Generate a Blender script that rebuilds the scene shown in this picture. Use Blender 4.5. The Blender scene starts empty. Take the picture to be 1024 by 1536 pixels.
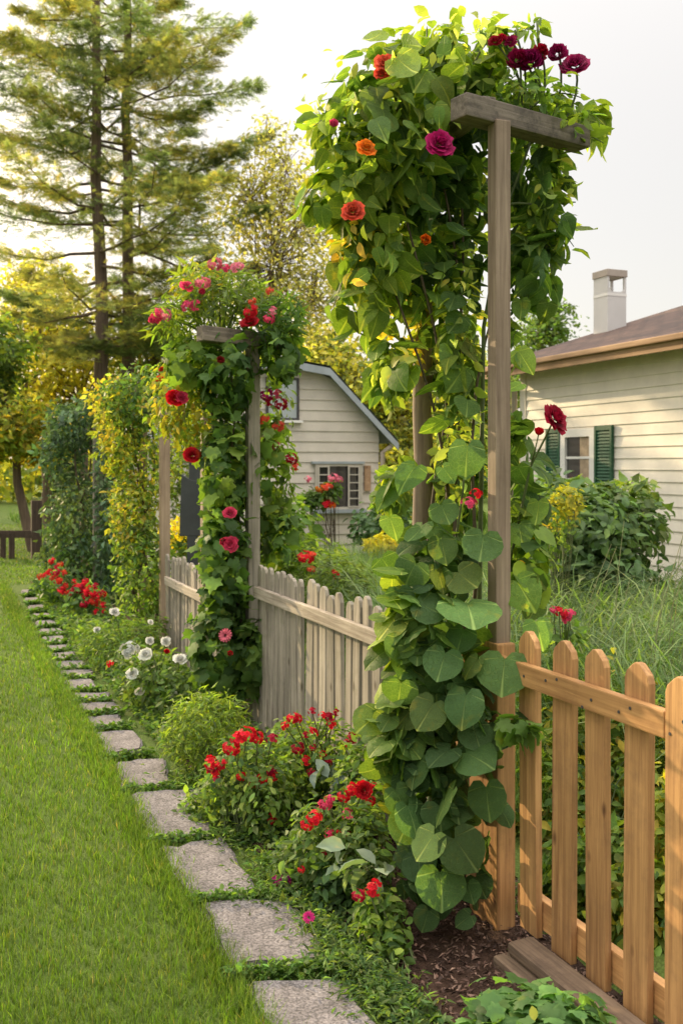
import bpy, bmesh, math, random
import numpy as np

rng = np.random.default_rng(11)
random.seed(5)
R = math.radians
scene = bpy.context.scene
col = scene.collection

# ------------------------------------------------------------------ survey of the place
F, CX, HY, H, A = 1493.33, 512.0, 700.0, 1.5, R(22.3)
RT = np.array([math.cos(A), -math.sin(A), 0.0])
FW = np.array([math.sin(A), math.cos(A), 0.0])
UP = np.array([0.0, 0.0, 1.0])
FX = 1.70            # the fence line runs along Y at this X


def W(px, py, d):
    return RT * ((px - CX) / F * d) + FW * d + UP * (H - (py - HY) / F * d)


def G(px, py, z=0.0):
    return W(px, py, (H - z) * F / (py - HY))


def onX(px, X):      # Y of the point of the line x = X that lies in the direction px
    r = (px - CX) / F
    return X * (math.cos(A) - r * math.sin(A)) / (math.sin(A) + r * math.cos(A))


def depth(X, Y):
    return math.sin(A) * X + math.cos(A) * Y


def unit(v):
    n = np.linalg.norm(v, axis=-1, keepdims=True)
    return v / np.maximum(n, 1e-9)


# ------------------------------------------------------------------ objects
def tag(o, label=None, cat=None, group=None, kind=None):
    if label: o['label'] = label
    if cat: o['category'] = cat
    if group: o['group'] = group
    if kind: o['kind'] = kind
    return o


def empty(name, loc, label, cat, group=None, rz=0.0):
    o = bpy.data.objects.new(name, None)
    col.objects.link(o)
    o.location = tuple(float(v) for v in loc)
    o.rotation_euler = (0, 0, rz)
    o.empty_display_size = 0.1
    return tag(o, label, cat, group)


def link(name, me, mat, parent=None, loc=None, world=False):
    """link a mesh; world=True: its coordinates are world ones, the parent's place is taken off"""
    o = bpy.data.objects.new(name, me)
    col.objects.link(o)
    if mat is not None and not me.materials:
        me.materials.append(mat)
    if parent is not None:
        o.parent = parent
        if world:
            me.transform(parent_matrix(parent).inverted())
    if loc is not None:
        o.location = tuple(float(v) for v in loc)
    return o


def parent_matrix(p):
    from mathutils import Matrix, Euler
    m = Matrix.Translation(p.location) @ p.rotation_euler.to_matrix().to_4x4()
    if p.parent:
        m = parent_matrix(p.parent) @ m
    return m


def raw_mesh(name, V, T, tint=None, uv=None, smooth=False):
    """V (n,3), T (m,3) triangles, tint (n,3), uv (n,2)"""
    me = bpy.data.meshes.new(name)
    V = np.ascontiguousarray(V, np.float32)
    T = np.ascontiguousarray(T, np.int32)
    me.vertices.add(len(V)); me.vertices.foreach_set('co', V.ravel())
    m = len(T)
    me.loops.add(m * 3); me.loops.foreach_set('vertex_index', T.ravel())
    me.polygons.add(m)
    me.polygons.foreach_set('loop_start', np.arange(0, m * 3, 3, dtype=np.int32))
    me.polygons.foreach_set('loop_total', np.full(m, 3, np.int32))
    if smooth:
        me.polygons.foreach_set('use_smooth', np.ones(m, bool))
    me.update(calc_edges=True)
    if tint is not None:
        a = me.attributes.new('tint', 'FLOAT_COLOR', 'POINT')
        c = np.ones((len(V), 4), np.float32); c[:, :3] = tint
        a.data.foreach_set('color', c.ravel())
    if uv is not None:
        l = me.uv_layers.new(name='UVMap')
        l.data.foreach_set('uv', np.ascontiguousarray(uv[T.ravel()], np.float32).ravel())
    return me


class MB:
    """collects triangles/quads of one mesh (world or local coordinates)"""
    def __init__(s): s.v, s.f = [], []

    def poly(s, pts):
        i = len(s.v); s.v += [tuple(map(float, p)) for p in pts]; s.f.append(tuple(range(i, i + len(pts))))

    def box(s, a, b):
        (x0, y0, z0), (x1, y1, z1) = a, b
        i = len(s.v)
        s.v += [(x0, y0, z0), (x1, y0, z0), (x1, y1, z0), (x0, y1, z0), (x0, y0, z1), (x1, y0, z1), (x1, y1, z1), (x0, y1, z1)]
        s.f += [tuple(i + k for k in q) for q in ((0, 3, 2, 1), (4, 5, 6, 7), (0, 1, 5, 4), (1, 2, 6, 5), (2, 3, 7, 6), (3, 0, 4, 7))]

    def prism(s, outline, axis, t0, t1):
        """outline: 2D points; extruded along axis 'x','y' or 'z' from t0 to t1"""
        def p3(p, t): return {'x': (t, p[0], p[1]), 'y': (p[0], t, p[1]), 'z': (p[0], p[1], t)}[axis]
        n = len(outline); i = len(s.v)
        s.v += [p3(p, t0) for p in outline] + [p3(p, t1) for p in outline]
        s.f.append(tuple(i + k for k in range(n))); s.f.append(tuple(i + n + k for k in reversed(range(n))))
        for k in range(n):
            s.f.append((i + k, i + n + k, i + n + (k + 1) % n, i + (k + 1) % n))

    def tube(s, pts, rad, n=6, cap=True):
        pts = [np.asarray(p, float) for p in pts]
        if not hasattr(rad, '__len__'): rad = [rad] * len(pts)
        i0 = len(s.v)
        ref = np.array([0.31, 0.77, 0.55])
        for k, p in enumerate(pts):
            t = unit(pts[min(k + 1, len(pts) - 1)] - pts[max(k - 1, 0)])
            u = unit(np.cross(t, ref)); w = np.cross(t, u)
            for j in range(n):
                a = 2 * math.pi * j / n
                s.v.append(tuple(p + rad[k] * (math.cos(a) * u + math.sin(a) * w)))
        for k in range(len(pts) - 1):
            for j in range(n):
                a, b = i0 + k * n + j, i0 + k * n + (j + 1) % n
                s.f.append((a, b, b + n, a + n))
        if cap:
            s.f.append(tuple(i0 + j for j in reversed(range(n))))
            e = i0 + (len(pts) - 1) * n
            s.f.append(tuple(e + j for j in range(n)))

    def build(s, name, mat, parent=None, world=True, bevel=0.0, smooth=False, loc=None):
        me = bpy.data.meshes.new(name)
        me.from_pydata(s.v, [], s.f)
        bm = bmesh.new(); bm.from_mesh(me)
        bmesh.ops.recalc_face_normals(bm, faces=bm.faces)
        if bevel:
            bmesh.ops.bevel(bm, geom=[e for e in bm.edges if e.is_manifold and e.calc_face_angle(0) > 0.5], offset=bevel, segments=2, profile=0.6, affect='EDGES', clamp_overlap=True)
        bm.to_mesh(me); bm.free()
        if smooth:
            for p in me.polygons: p.use_smooth = True
        return link(name, me, mat, parent, loc=loc, world=world and parent is not None)


# ------------------------------------------------------------------ materials
def new_mat(name):
    m = bpy.data.materials.new(name); m.use_nodes = True
    nt = m.node_tree; nt.nodes.clear()
    out = nt.nodes.new('ShaderNodeOutputMaterial')
    return m, nt, nt.nodes, nt.links, out


def N(ns, typ, **kw):
    n = ns.new(typ)
    for k, v in kw.items():
        if hasattr(n, k): setattr(n, k, v)
        else: n.inputs[k].default_value = v
    return n


def ramp(ns, stops):
    r = ns.new('ShaderNodeValToRGB')
    e = r.color_ramp.elements
    while len(e) < len(stops): e.new(0.5)
    for el, (p, c) in zip(e, stops):
        el.position = p; el.color = (*c, 1)
    return r


def leaf_mat(name, trans=0.4, rough=0.5, veins=False, tcol=(1.7, 1.75, 0.55), spec=0.35):
    m, nt, ns, ls, out = new_mat(name)
    at = N(ns, 'ShaderNodeAttribute', attribute_name='tint')
    c = at.outputs['Color']
    b = N(ns, 'ShaderNodeBsdfPrincipled', Roughness=rough)
    b.inputs['Specular IOR Level'].default_value = spec
    noise = N(ns, 'ShaderNodeTexNoise', Scale=38.0, Detail=3.0)
    tc = ns.new('ShaderNodeTexCoord'); ls.new(tc.outputs['Object'], noise.inputs['Vector'])
    mr = N(ns, 'ShaderNodeMapRange'); mr.inputs[3].default_value = 0.72; mr.inputs[4].default_value = 1.28
    ls.new(noise.outputs['Fac'], mr.inputs[0])
    mx = N(ns, 'ShaderNodeMix', data_type='RGBA', blend_type='MULTIPLY'); mx.inputs[0].default_value = 1.0
    ls.new(c, mx.inputs[6]); ls.new(mr.outputs[0], mx.inputs[7])
    c = mx.outputs[2]
    bn = N(ns, 'ShaderNodeTexNoise', Scale=17.0, Detail=2.0); ls.new(tc.outputs['Object'], bn.inputs['Vector'])
    bm_ = N(ns, 'ShaderNodeMapRange'); bm_.inputs[1].default_value = 0.64; bm_.inputs[2].default_value = 0.76; bm_.inputs[3].default_value = 0.0; bm_.inputs[4].default_value = 0.55; ls.new(bn.outputs['Fac'], bm_.inputs[0])
    bx_ = N(ns, 'ShaderNodeMix', data_type='RGBA', blend_type='MULTIPLY'); bx_.inputs[0].default_value = 1.0; ls.new(c, bx_.inputs[6]); bx_.inputs[7].default_value = (2.6, 1.5, 0.9, 1)
    by_ = N(ns, 'ShaderNodeMix', data_type='RGBA'); ls.new(bm_.outputs[0], by_.inputs[0]); ls.new(c, by_.inputs[6]); ls.new(bx_.outputs[2], by_.inputs[7]); c = by_.outputs[2]
    if veins:
        sep = ns.new('ShaderNodeSeparateXYZ'); ls.new(tc.outputs['UV'], sep.inputs[0])
        ang = N(ns, 'ShaderNodeMath', operation='ARCTAN2'); ls.new(sep.outputs[0], ang.inputs[0])
        yy = N(ns, 'ShaderNodeMath', operation='ADD'); yy.inputs[1].default_value = 0.02; ls.new(sep.outputs[1], yy.inputs[0])
        ls.new(yy.outputs[0], ang.inputs[1])
        ml = N(ns, 'ShaderNodeMath', operation='MULTIPLY'); ml.inputs[1].default_value = 4.6; ls.new(ang.outputs[0], ml.inputs[0])
        co = N(ns, 'ShaderNodeMath', operation='COSINE'); ls.new(ml.outputs[0], co.inputs[0])
        # secondary veins across
        wv = N(ns, 'ShaderNodeTexVoronoi', feature='DISTANCE_TO_EDGE', Scale=9.0); ls.new(tc.outputs['UV'], wv.inputs['Vector'])
        wr = N(ns, 'ShaderNodeMapRange'); wr.inputs[1].default_value = 0.0; wr.inputs[2].default_value = 0.07; wr.inputs[3].default_value = 0.35; wr.inputs[4].default_value = 0.0
        ls.new(wv.outputs[0], wr.inputs[0])
        r = N(ns, 'ShaderNodeMapRange'); r.inputs[1].default_value = 0.965; r.inputs[2].default_value = 1.0; r.inputs[3].default_value = 0.0; r.inputs[4].default_value = 1.0
        ls.new(co.outputs[0], r.inputs[0])
        mxx = N(ns, 'ShaderNodeMath', operation='MAXIMUM'); ls.new(r.outputs[0], mxx.inputs[0]); ls.new(wr.outputs[0], mxx.inputs[1])
        br = N(ns, 'ShaderNodeMix', data_type='RGBA', blend_type='MULTIPLY'); br.inputs[0].default_value = 1.0
        ls.new(c, br.inputs[6]); br.inputs[7].default_value = (2.6, 2.0, 2.2, 1)
        m2 = N(ns, 'ShaderNodeMix', data_type='RGBA'); ls.new(mxx.outputs[0], m2.inputs[0]); ls.new(c, m2.inputs[6]); ls.new(br.outputs[2], m2.inputs[7])
        c = m2.outputs[2]
        bp = N(ns, 'ShaderNodeBump', Strength=0.7, Distance=0.006, invert=True); ls.new(mxx.outputs[0], bp.inputs['Height']); ls.new(bp.outputs[0], b.inputs['Normal'])
    ls.new(c, b.inputs['Base Color'])
    t = ns.new('ShaderNodeBsdfTranslucent')
    tm = N(ns, 'ShaderNodeMix', data_type='RGBA', blend_type='MULTIPLY'); tm.inputs[0].default_value = 1.0
    ls.new(c, tm.inputs[6]); tm.inputs[7].default_value = (*tcol, 1)
    ls.new(tm.outputs[2], t.inputs['Color'])
    ms = N(ns, 'ShaderNodeMixShader'); ms.inputs[0].default_value = trans
    ls.new(b.outputs[0], ms.inputs[1]); ls.new(t.outputs[0], ms.inputs[2]); ls.new(ms.outputs[0], out.inputs[0])
    return m


def flower_mat(name):
    m, nt, ns, ls, out = new_mat(name)
    at = N(ns, 'ShaderNodeAttribute', attribute_name='tint')
    oi = ns.new('ShaderNodeObjectInfo')
    mx = N(ns, 'ShaderNodeMix', data_type='RGBA', blend_type='MULTIPLY'); mx.inputs[0].default_value = 1.0
    ls.new(oi.outputs['Color'], mx.inputs[6]); ls.new(at.outputs['Color'], mx.inputs[7])
    b = N(ns, 'ShaderNodeBsdfPrincipled', Roughness=0.65); b.inputs['Specular IOR Level'].default_value = 0.2
    ls.new(mx.outputs[2], b.inputs['Base Color'])
    t = ns.new('ShaderNodeBsdfTranslucent'); ls.new(mx.outputs[2], t.inputs['Color'])
    ms = N(ns, 'ShaderNodeMixShader'); ms.inputs[0].default_value = 0.35
    ls.new(b.outputs[0], ms.inputs[1]); ls.new(t.outputs[0], ms.inputs[2]); ls.new(ms.outputs[0], out.inputs[0])
    return m


def wood_mat(name, dark, light, knot, axis=2, scale=1.0, stain=0.0, stain_col=(0.03, 0.025, 0.02), rough=0.75, bump=0.5):
    """grain along the given local axis"""
    m, nt, ns, ls, out = new_mat(name)
    tc = ns.new('ShaderNodeTexCoord'); oi = ns.new('ShaderNodeObjectInfo')
    off = N(ns, 'ShaderNodeVectorMath', operation='SCALE'); off.inputs[0].default_value = (37, 53, 71); ls.new(oi.outputs['Random'], off.inputs['Scale'])
    add = N(ns, 'ShaderNodeVectorMath', operation='ADD'); ls.new(tc.outputs['Object'], add.inputs[0]); ls.new(off.outputs[0], add.inputs[1])
    mp = ns.new('ShaderNodeMapping'); s = [55.0 * scale] * 3; s[axis] = 2.2 * scale
    mp.inputs['Scale'].default_value = s; ls.new(add.outputs[0], mp.inputs[0])
    n1 = N(ns, 'ShaderNodeTexNoise', Scale=1.0, Detail=6.0, Roughness=0.65, Distortion=0.6); ls.new(mp.outputs[0], n1.inputs['Vector'])
    r1 = ramp(ns, [(0.3, dark), (0.52, tuple((a + b) / 2 for a, b in zip(dark, light))), (0.72, light)]); ls.new(n1.outputs['Fac'], r1.inputs[0])
    # broad tone changes along the board
    n2 = N(ns, 'ShaderNodeTexNoise', Scale=3.0, Detail=3.0); ls.new(add.outputs[0], n2.inputs['Vector'])
    mr = N(ns, 'ShaderNodeMapRange'); mr.inputs[3].default_value = 0.6; mr.inputs[4].default_value = 1.4; ls.new(n2.outputs['Fac'], mr.inputs[0])
    mx = N(ns, 'ShaderNodeMix', data_type='RGBA', blend_type='MULTIPLY'); mx.inputs[0].default_value = 1.0
    ls.new(r1.outputs[0], mx.inputs[6]); ls.new(mr.outputs[0], mx.inputs[7])
    # knots
    mk = ns.new('ShaderNodeMapping'); k = [9.0 * scale] * 3; k[axis] = 4.5 * scale; mk.inputs['Scale'].default_value = k; ls.new(add.outputs[0], mk.inputs[0])
    vo = N(ns, 'ShaderNodeTexVoronoi', Scale=1.0); ls.new(mk.outputs[0], vo.inputs['Vector'])
    rk = N(ns, 'ShaderNodeMapRange'); rk.inputs[1].default_value = 0.05; rk.inputs[2].default_value = 0.13; rk.inputs[3].default_value = 0.85; rk.inputs[4].default_value = 0.0; ls.new(vo.outputs['Distance'], rk.inputs[0])
    m2 = N(ns, 'ShaderNodeMix', data_type='RGBA'); ls.new(rk.outputs[0], m2.inputs[0]); ls.new(mx.outputs[2], m2.inputs[6]); m2.inputs[7].default_value = (*knot, 1)
    c = m2.outputs[2]
    # stains
    n3 = N(ns, 'ShaderNodeTexNoise', Scale=11.0, Detail=4.0, Roughness=0.7); ls.new(add.outputs[0], n3.inputs['Vector'])
    r3 = N(ns, 'ShaderNodeMapRange'); r3.inputs[1].default_value = 0.5; r3.inputs[2].default_value = 0.72; r3.inputs[3].default_value = 0.0; r3.inputs[4].default_value = stain; ls.new(n3.outputs['Fac'], r3.inputs[0])
    m3 = N(ns, 'ShaderNodeMix', data_type='RGBA'); ls.new(r3.outputs[0], m3.inputs[0]); ls.new(c, m3.inputs[6]); m3.inputs[7].default_value = (*stain_col, 1)
    # each board its own tone
    ro = N(ns, 'ShaderNodeMapRange'); ro.inputs[3].default_value = 0.82; ro.inputs[4].default_value = 1.15; ls.new(oi.outputs['Random'], ro.inputs[0])
    m4 = N(ns, 'ShaderNodeMix', data_type='RGBA', blend_type='MULTIPLY'); m4.inputs[0].default_value = 1.0; ls.new(m3.outputs[2], m4.inputs[6]); ls.new(ro.outputs[0], m4.inputs[7])
    b = N(ns, 'ShaderNodeBsdfPrincipled', Roughness=rough); ls.new(m4.outputs[2], b.inputs['Base Color'])
    b.inputs['Specular IOR Level'].default_value = 0.3
    bp = N(ns, 'ShaderNodeBump', Strength=bump, Distance=0.003); ls.new(n1.outputs['Fac'], bp.inputs['Height']); ls.new(bp.outputs[0], b.inputs['Normal'])
    ls.new(b.outputs[0], out.inputs[0])
    return m


def plain_mat(name, c, rough=0.6, var=0.15, scale=6.0, metallic=0.0, bump=0.0, fine=None, spec=0.4):
    m, nt, ns, ls, out = new_mat(name)
    tc = ns.new('ShaderNodeTexCoord')
    n = N(ns, 'ShaderNodeTexNoise', Scale=scale, Detail=6.0, Roughness=0.65); ls.new(tc.outputs['Object'], n.inputs['Vector'])
    r = ramp(ns, [(0.3, tuple(x * (1 - var) for x in c)), (0.7, tuple(min(1, x * (1 + var)) for x in c))]); ls.new(n.outputs['Fac'], r.inputs[0])
    cc = r.outputs[0]
    b = N(ns, 'ShaderNodeBsdfPrincipled', Roughness=rough, Metallic=metallic); b.inputs['Specular IOR Level'].default_value = spec
    h = n.outputs['Fac']
    if fine:
        n2 = N(ns, 'ShaderNodeTexNoise', Scale=fine[0], Detail=2.0); ls.new(tc.outputs['Object'], n2.inputs['Vector'])
        mr = N(ns, 'ShaderNodeMapRange'); mr.inputs[1].default_value = 0.3; mr.inputs[2].default_value = 0.7; mr.inputs[3].default_value = 1 - fine[1]; mr.inputs[4].default_value = 1 + fine[1]; ls.new(n2.outputs['Fac'], mr.inputs[0])
        mx = N(ns, 'ShaderNodeMix', data_type='RGBA', blend_type='MULTIPLY'); mx.inputs[0].default_value = 1.0; ls.new(cc, mx.inputs[6]); ls.new(mr.outputs[0], mx.inputs[7]); cc = mx.outputs[2]
        h = n2.outputs['Fac']
    if bump:
        bp = N(ns, 'ShaderNodeBump', Strength=bump, Distance=0.004); ls.new(h, bp.inputs['Height']); ls.new(bp.outputs[0], b.inputs['Normal'])
    ls.new(cc, b.inputs['Base Color']); ls.new(b.outputs[0], out.inputs[0])
    return m


def glass_mat(name, c):
    m, nt, ns, ls, out = new_mat(name)
    b = N(ns, 'ShaderNodeBsdfPrincipled', Roughness=0.05); b.inputs['Base Color'].default_value = (*c, 1); b.inputs['Specular IOR Level'].default_value = 0.8
    ls.new(b.outputs[0], out.inputs[0]); return m


def shingle_mat(name, c1, c2, c3):
    m, nt, ns, ls, out = new_mat(name)
    tc = ns.new('ShaderNodeTexCoord')
    mp = ns.new('ShaderNodeMapping'); mp.inputs['Rotation'].default_value = (0, 0, R(90)); ls.new(tc.outputs['Object'], mp.inputs[0])
    br = N(ns, 'ShaderNodeTexBrick', Scale=1.0); br.inputs['Brick Width'].default_value = 0.3; br.inputs['Row Height'].default_value = 0.13; br.inputs['Mortar Size'].default_value = 0.012
    br.inputs['Color1'].default_value = (*c1, 1); br.inputs['Color2'].default_value = (*c2, 1); br.inputs['Mortar'].default_value = (*c3, 1)
    ls.new(mp.outputs[0], br.inputs['Vector'])
    n = N(ns, 'ShaderNodeTexNoise', Scale=9.0, Detail=5.0); ls.new(tc.outputs['Object'], n.inputs['Vector'])
    mr = N(ns, 'ShaderNodeMapRange'); mr.inputs[3].default_value = 0.55; mr.inputs[4].default_value = 1.5; ls.new(n.outputs['Fac'], mr.inputs[0])
    mx = N(ns, 'ShaderNodeMix', data_type='RGBA', blend_type='MULTIPLY'); mx.inputs[0].default_value = 1.0; ls.new(br.outputs[0], mx.inputs[6]); ls.new(mr.outputs[0], mx.inputs[7])
    b = N(ns, 'ShaderNodeBsdfPrincipled', Roughness=0.9); ls.new(mx.outputs[2], b.inputs['Base Color'])
    bp = N(ns, 'ShaderNodeBump', Strength=0.6, Distance=0.01); ls.new(br.outputs['Fac'], bp.inputs['Height']); bp.invert = True; ls.new(bp.outputs[0], b.inputs['Normal'])
    ls.new(b.outputs[0], out.inputs[0]); return m


def ground_mat(name, a, b_, c, scale=1.2):
    m, nt, ns, ls, out = new_mat(name)
    tc = ns.new('ShaderNodeTexCoord')
    n = N(ns, 'ShaderNodeTexNoise', Scale=scale, Detail=8.0, Roughness=0.7); ls.new(tc.outputs['Object'], n.inputs['Vector'])
    r = ramp(ns, [(0.3, a), (0.5, b_), (0.7, c)]); ls.new(n.outputs['Fac'], r.inputs[0])
    n2 = N(ns, 'ShaderNodeTexNoise', Scale=90.0, Detail=3.0); ls.new(tc.outputs['Object'], n2.inputs['Vector'])
    mr = N(ns, 'ShaderNodeMapRange'); mr.inputs[3].default_value = 0.5; mr.inputs[4].default_value = 1.5; ls.new(n2.outputs['Fac'], mr.inputs[0])
    mx = N(ns, 'ShaderNodeMix', data_type='RGBA', blend_type='MULTIPLY'); mx.inputs[0].default_value = 1.0; ls.new(r.outputs[0], mx.inputs[6]); ls.new(mr.outputs[0], mx.inputs[7])
    b = N(ns, 'ShaderNodeBsdfPrincipled', Roughness=0.95); b.inputs['Specular IOR Level'].default_value = 0.15; ls.new(mx.outputs[2], b.inputs['Base Color'])
    bp = N(ns, 'ShaderNodeBump', Strength=0.8, Distance=0.02); ls.new(n2.outputs['Fac'], bp.inputs['Height']); ls.new(bp.outputs[0], b.inputs['Normal'])
    ls.new(b.outputs[0], out.inputs[0]); return m


M = dict(
    leaf=leaf_mat('leaf', 0.45, 0.6, spec=0.22),
    big_leaf=leaf_mat('big_leaf', 0.42, 0.58, veins=True, spec=0.2),
    dull_leaf=leaf_mat('dull_leaf', 0.3, 0.6, tcol=(1.5, 1.6, 0.6)),
    gold_leaf=leaf_mat('gold_leaf', 0.55, 0.6, tcol=(1.75, 1.6, 0.5), spec=0.2),
    needle=leaf_mat('needle', 0.55, 0.6, tcol=(1.9, 1.75, 0.75)),
    blade=leaf_mat('blade', 0.45, 0.55, tcol=(1.5, 1.7, 0.5), spec=0.25),
    stem=plain_mat('green_stem', (0.09, 0.12, 0.04), 0.6, 0.3, 20),
    vine_stem=plain_mat('vine_stem', (0.10, 0.075, 0.045), 0.8, 0.35, 25, bump=0.4),
    bark=wood_mat('bark', (0.07, 0.05, 0.04), (0.24, 0.17, 0.12), (0.05, 0.035, 0.025), scale=0.35, bump=1.0, rough=0.9),
    petal=flower_mat('petal'),
    cedar=wood_mat('cedar', (0.28, 0.135, 0.052), (0.64, 0.36, 0.145), (0.08, 0.03, 0.015), stain=0.38, stain_col=(0.20, 0.11, 0.06), rough=0.65, bump=0.45),
    cedar_rail=wood_mat('cedar_rail', (0.33, 0.16, 0.058), (0.68, 0.38, 0.15), (0.08, 0.03, 0.015), axis=1, stain=0.38, stain_col=(0.22, 0.11, 0.05), rough=0.6, bump=0.25),
    post=wood_mat('arbor_wood', (0.17, 0.12, 0.085), (0.36, 0.275, 0.20), (0.09, 0.05, 0.03), stain=0.3, stain_col=(0.13, 0.09, 0.06)),
    beam=wood_mat('weathered_beam', (0.10, 0.08, 0.062), (0.29, 0.24, 0.195), (0.06, 0.045, 0.035), axis=0, stain=0.8, stain_col=(0.03, 0.027, 0.024), bump=0.9),
    grey_wood=wood_mat('grey_fence_wood', (0.17, 0.148, 0.118), (0.46, 0.405, 0.325), (0.09, 0.07, 0.05), stain=0.4, stain_col=(0.16, 0.16, 0.10), bump=0.8, rough=0.85),
    grey_rail=wood_mat('grey_rail_wood', (0.26, 0.21, 0.16), (0.54, 0.47, 0.38), (0.1, 0.07, 0.05), axis=1, stain=0.3, stain_col=(0.16, 0.13, 0.10), bump=0.8, rough=0.85),
    timber=wood_mat('ground_timber', (0.11, 0.075, 0.05), (0.30, 0.21, 0.14), (0.06, 0.04, 0.03), axis=1, stain=0.5, stain_col=(0.06, 0.04, 0.03), bump=0.9, rough=0.9),
    cedar2=wood_mat('pale_post_wood', (0.30, 0.21, 0.14), (0.56, 0.42, 0.29), (0.12, 0.07, 0.04), stain=0.2, stain_col=(0.2, 0.13, 0.08)),
    dark_wood=wood_mat('dark_wood', (0.025, 0.017, 0.012), (0.075, 0.05, 0.035), (0.01, 0.01, 0.01)),
    stone=plain_mat('stepping_stone', (0.165, 0.147, 0.143), 0.9, 0.42, 7.0, bump=0.8, fine=(130.0, 0.55)),
    cream=plain_mat('cream_siding', (0.82, 0.76, 0.65), 0.55, 0.10, 3.0),
    tan=plain_mat('tan_siding', (0.60, 0.55, 0.47), 0.6, 0.10, 2.5),
    white=plain_mat('white_trim', (0.80, 0.78, 0.74), 0.5, 0.05, 4.0),
    fascia=wood_mat('fascia_wood', (0.30, 0.18, 0.10), (0.50, 0.33, 0.2), (0.15, 0.08, 0.05), axis=1, scale=0.6),
    soffit=plain_mat('soffit_wood', (0.30, 0.19, 0.11), 0.8, 0.25, 4.0),
    shutter=plain_mat('green_shutter', (0.022, 0.095, 0.045), 0.5, 0.15, 8.0),
    roof=shingle_mat('brown_shingles', (0.13, 0.075, 0.055), (0.075, 0.047, 0.038), (0.02, 0.014, 0.012)),
    grey_roof=plain_mat('grey_roof', (0.17, 0.19, 0.19), 0.7, 0.25, 5.0),
    grey_trim=plain_mat('grey_trim', (0.32, 0.36, 0.38), 0.6, 0.15, 5.0),
    grey_trim2=plain_mat('cream_trim', (0.50, 0.46, 0.39), 0.6, 0.12, 5.0),
    glass=glass_mat('window_glass', (0.045, 0.04, 0.038)),
    sky_tint_glass=glass_mat('sky_reflection_tint', (0.42, 0.47, 0.48)),  # the pane's sky reflection is put into its pale base colour
    curtain=plain_mat('curtain', (0.42, 0.32, 0.22), 0.9, 0.35, 14.0),
    dark=plain_mat('dark_frame', (0.055, 0.05, 0.05), 0.6, 0.2, 5.0),
    slate=plain_mat('slate_grey', (0.045, 0.05, 0.05), 0.7, 0.2, 6.0),
    flue=plain_mat('flue_paint', (0.62, 0.60, 0.58), 0.5, 0.06, 3.0),
    flue_cap=plain_mat('flue_cap', (0.40, 0.34, 0.29), 0.6, 0.15, 5.0),
    pipe=plain_mat('downpipe', (0.45, 0.38, 0.30), 0.5, 0.15, 6.0),
    chip=plain_mat('bark_chip', (0.075, 0.045, 0.032), 0.9, 0.6, 16.0),
    soil=ground_mat('mulch_soil', (0.022, 0.013, 0.010), (0.055, 0.032, 0.022), (0.10, 0.062, 0.045), 7.0),
    lawn=ground_mat('lawn_ground', (0.066, 0.108, 0.02), (0.088, 0.132, 0.026), (0.12, 0.15, 0.04), 1.4),
)

# ------------------------------------------------------------------ leaf shapes (x across, y to the tip, z out of the leaf)
def fan_shape(outline, cx=0.0, cy=0.35, curl=0.12, cup=0.10):
    o = np.array(outline, float); n = len(o)
    c = np.array([cx, cy])
    mid = c + (o - c) * 0.55
    pts = np.vstack([[c], mid, o])
    x, y = pts[:, 0], pts[:, 1]
    z = -curl * (y - cy) ** 2 * 1.6 + cup * np.abs(x) * 0.9 - 0.25 * x ** 2
    ring = (np.arange(n) % 2) * 0.02
    z[1 + n:] += ring - 0.01
    V = np.column_stack([x, y, z])
    T = []
    for k in range(n):
        k2 = (k + 1) % n
        T.append((0, 1 + k, 1 + k2))
        T.append((1 + k, 1 + n + k, 1 + n + k2)); T.append((1 + k, 1 + n + k2, 1 + k2))
    return V, np.array(T), np.column_stack([x, y])


def half(pts):       # right half outline from base to tip, mirrored
    r = [(x, y) for x, y in pts]
    l = [(-x, y) for x, y in reversed(pts) if x > 1e-6]
    return r + l


HEART = fan_shape(half([(0, 0), (0.13, -0.12), (0.32, -0.13), (0.48, 0.04), (0.53, 0.26), (0.46, 0.50), (0.32, 0.71), (0.15, 0.88), (0, 1.0)]))
ROUND = fan_shape(half([(0, 0.02), (0.14, -0.16), (0.36, -0.16), (0.53, 0.02), (0.60, 0.26), (0.56, 0.46), (0.44, 0.64), (0.26, 0.77), (0.1, 0.85), (0, 0.9)]), cup=0.16)
LOBED = fan_shape(half([(0, 0), (0.22, -0.14), (0.40, -0.04), (0.42, 0.12), (0.62, 0.30), (0.44, 0.42), (0.36, 0.52), (0.34, 0.68), (0.14, 0.72), (0.08, 0.88), (0, 1.0)]), curl=0.2)
OVATE = (np.array([(0, 0, 0), (0.2, 0.22, 0.06), (0.26, 0.48, 0.05), (0.16, 0.76, 0.0), (0, 1, -0.14), (-0.16, 0.76, 0.0), (-0.26, 0.48, 0.05), (-0.2, 0.22, 0.06), (0, 0.5, -0.02)], float),
         np.array([(8, 0, 1), (8, 1, 2), (8, 2, 3), (8, 3, 4), (8, 4, 5), (8, 5, 6), (8, 6, 7), (8, 7, 0)]), None)
DIAMOND = (np.array([(0, 0, 0), (0.27, 0.45, 0.06), (0, 1, -0.08), (-0.27, 0.45, 0.06)], float), np.array([(0, 1, 2), (0, 2, 3)]), None)
SLIM = (np.array([(0, 0, 0), (0.11, 0.4, 0.04), (0, 1, -0.12), (-0.11, 0.4, 0.04)], float), np.array([(0, 1, 2), (0, 2, 3)]), None)


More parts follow.
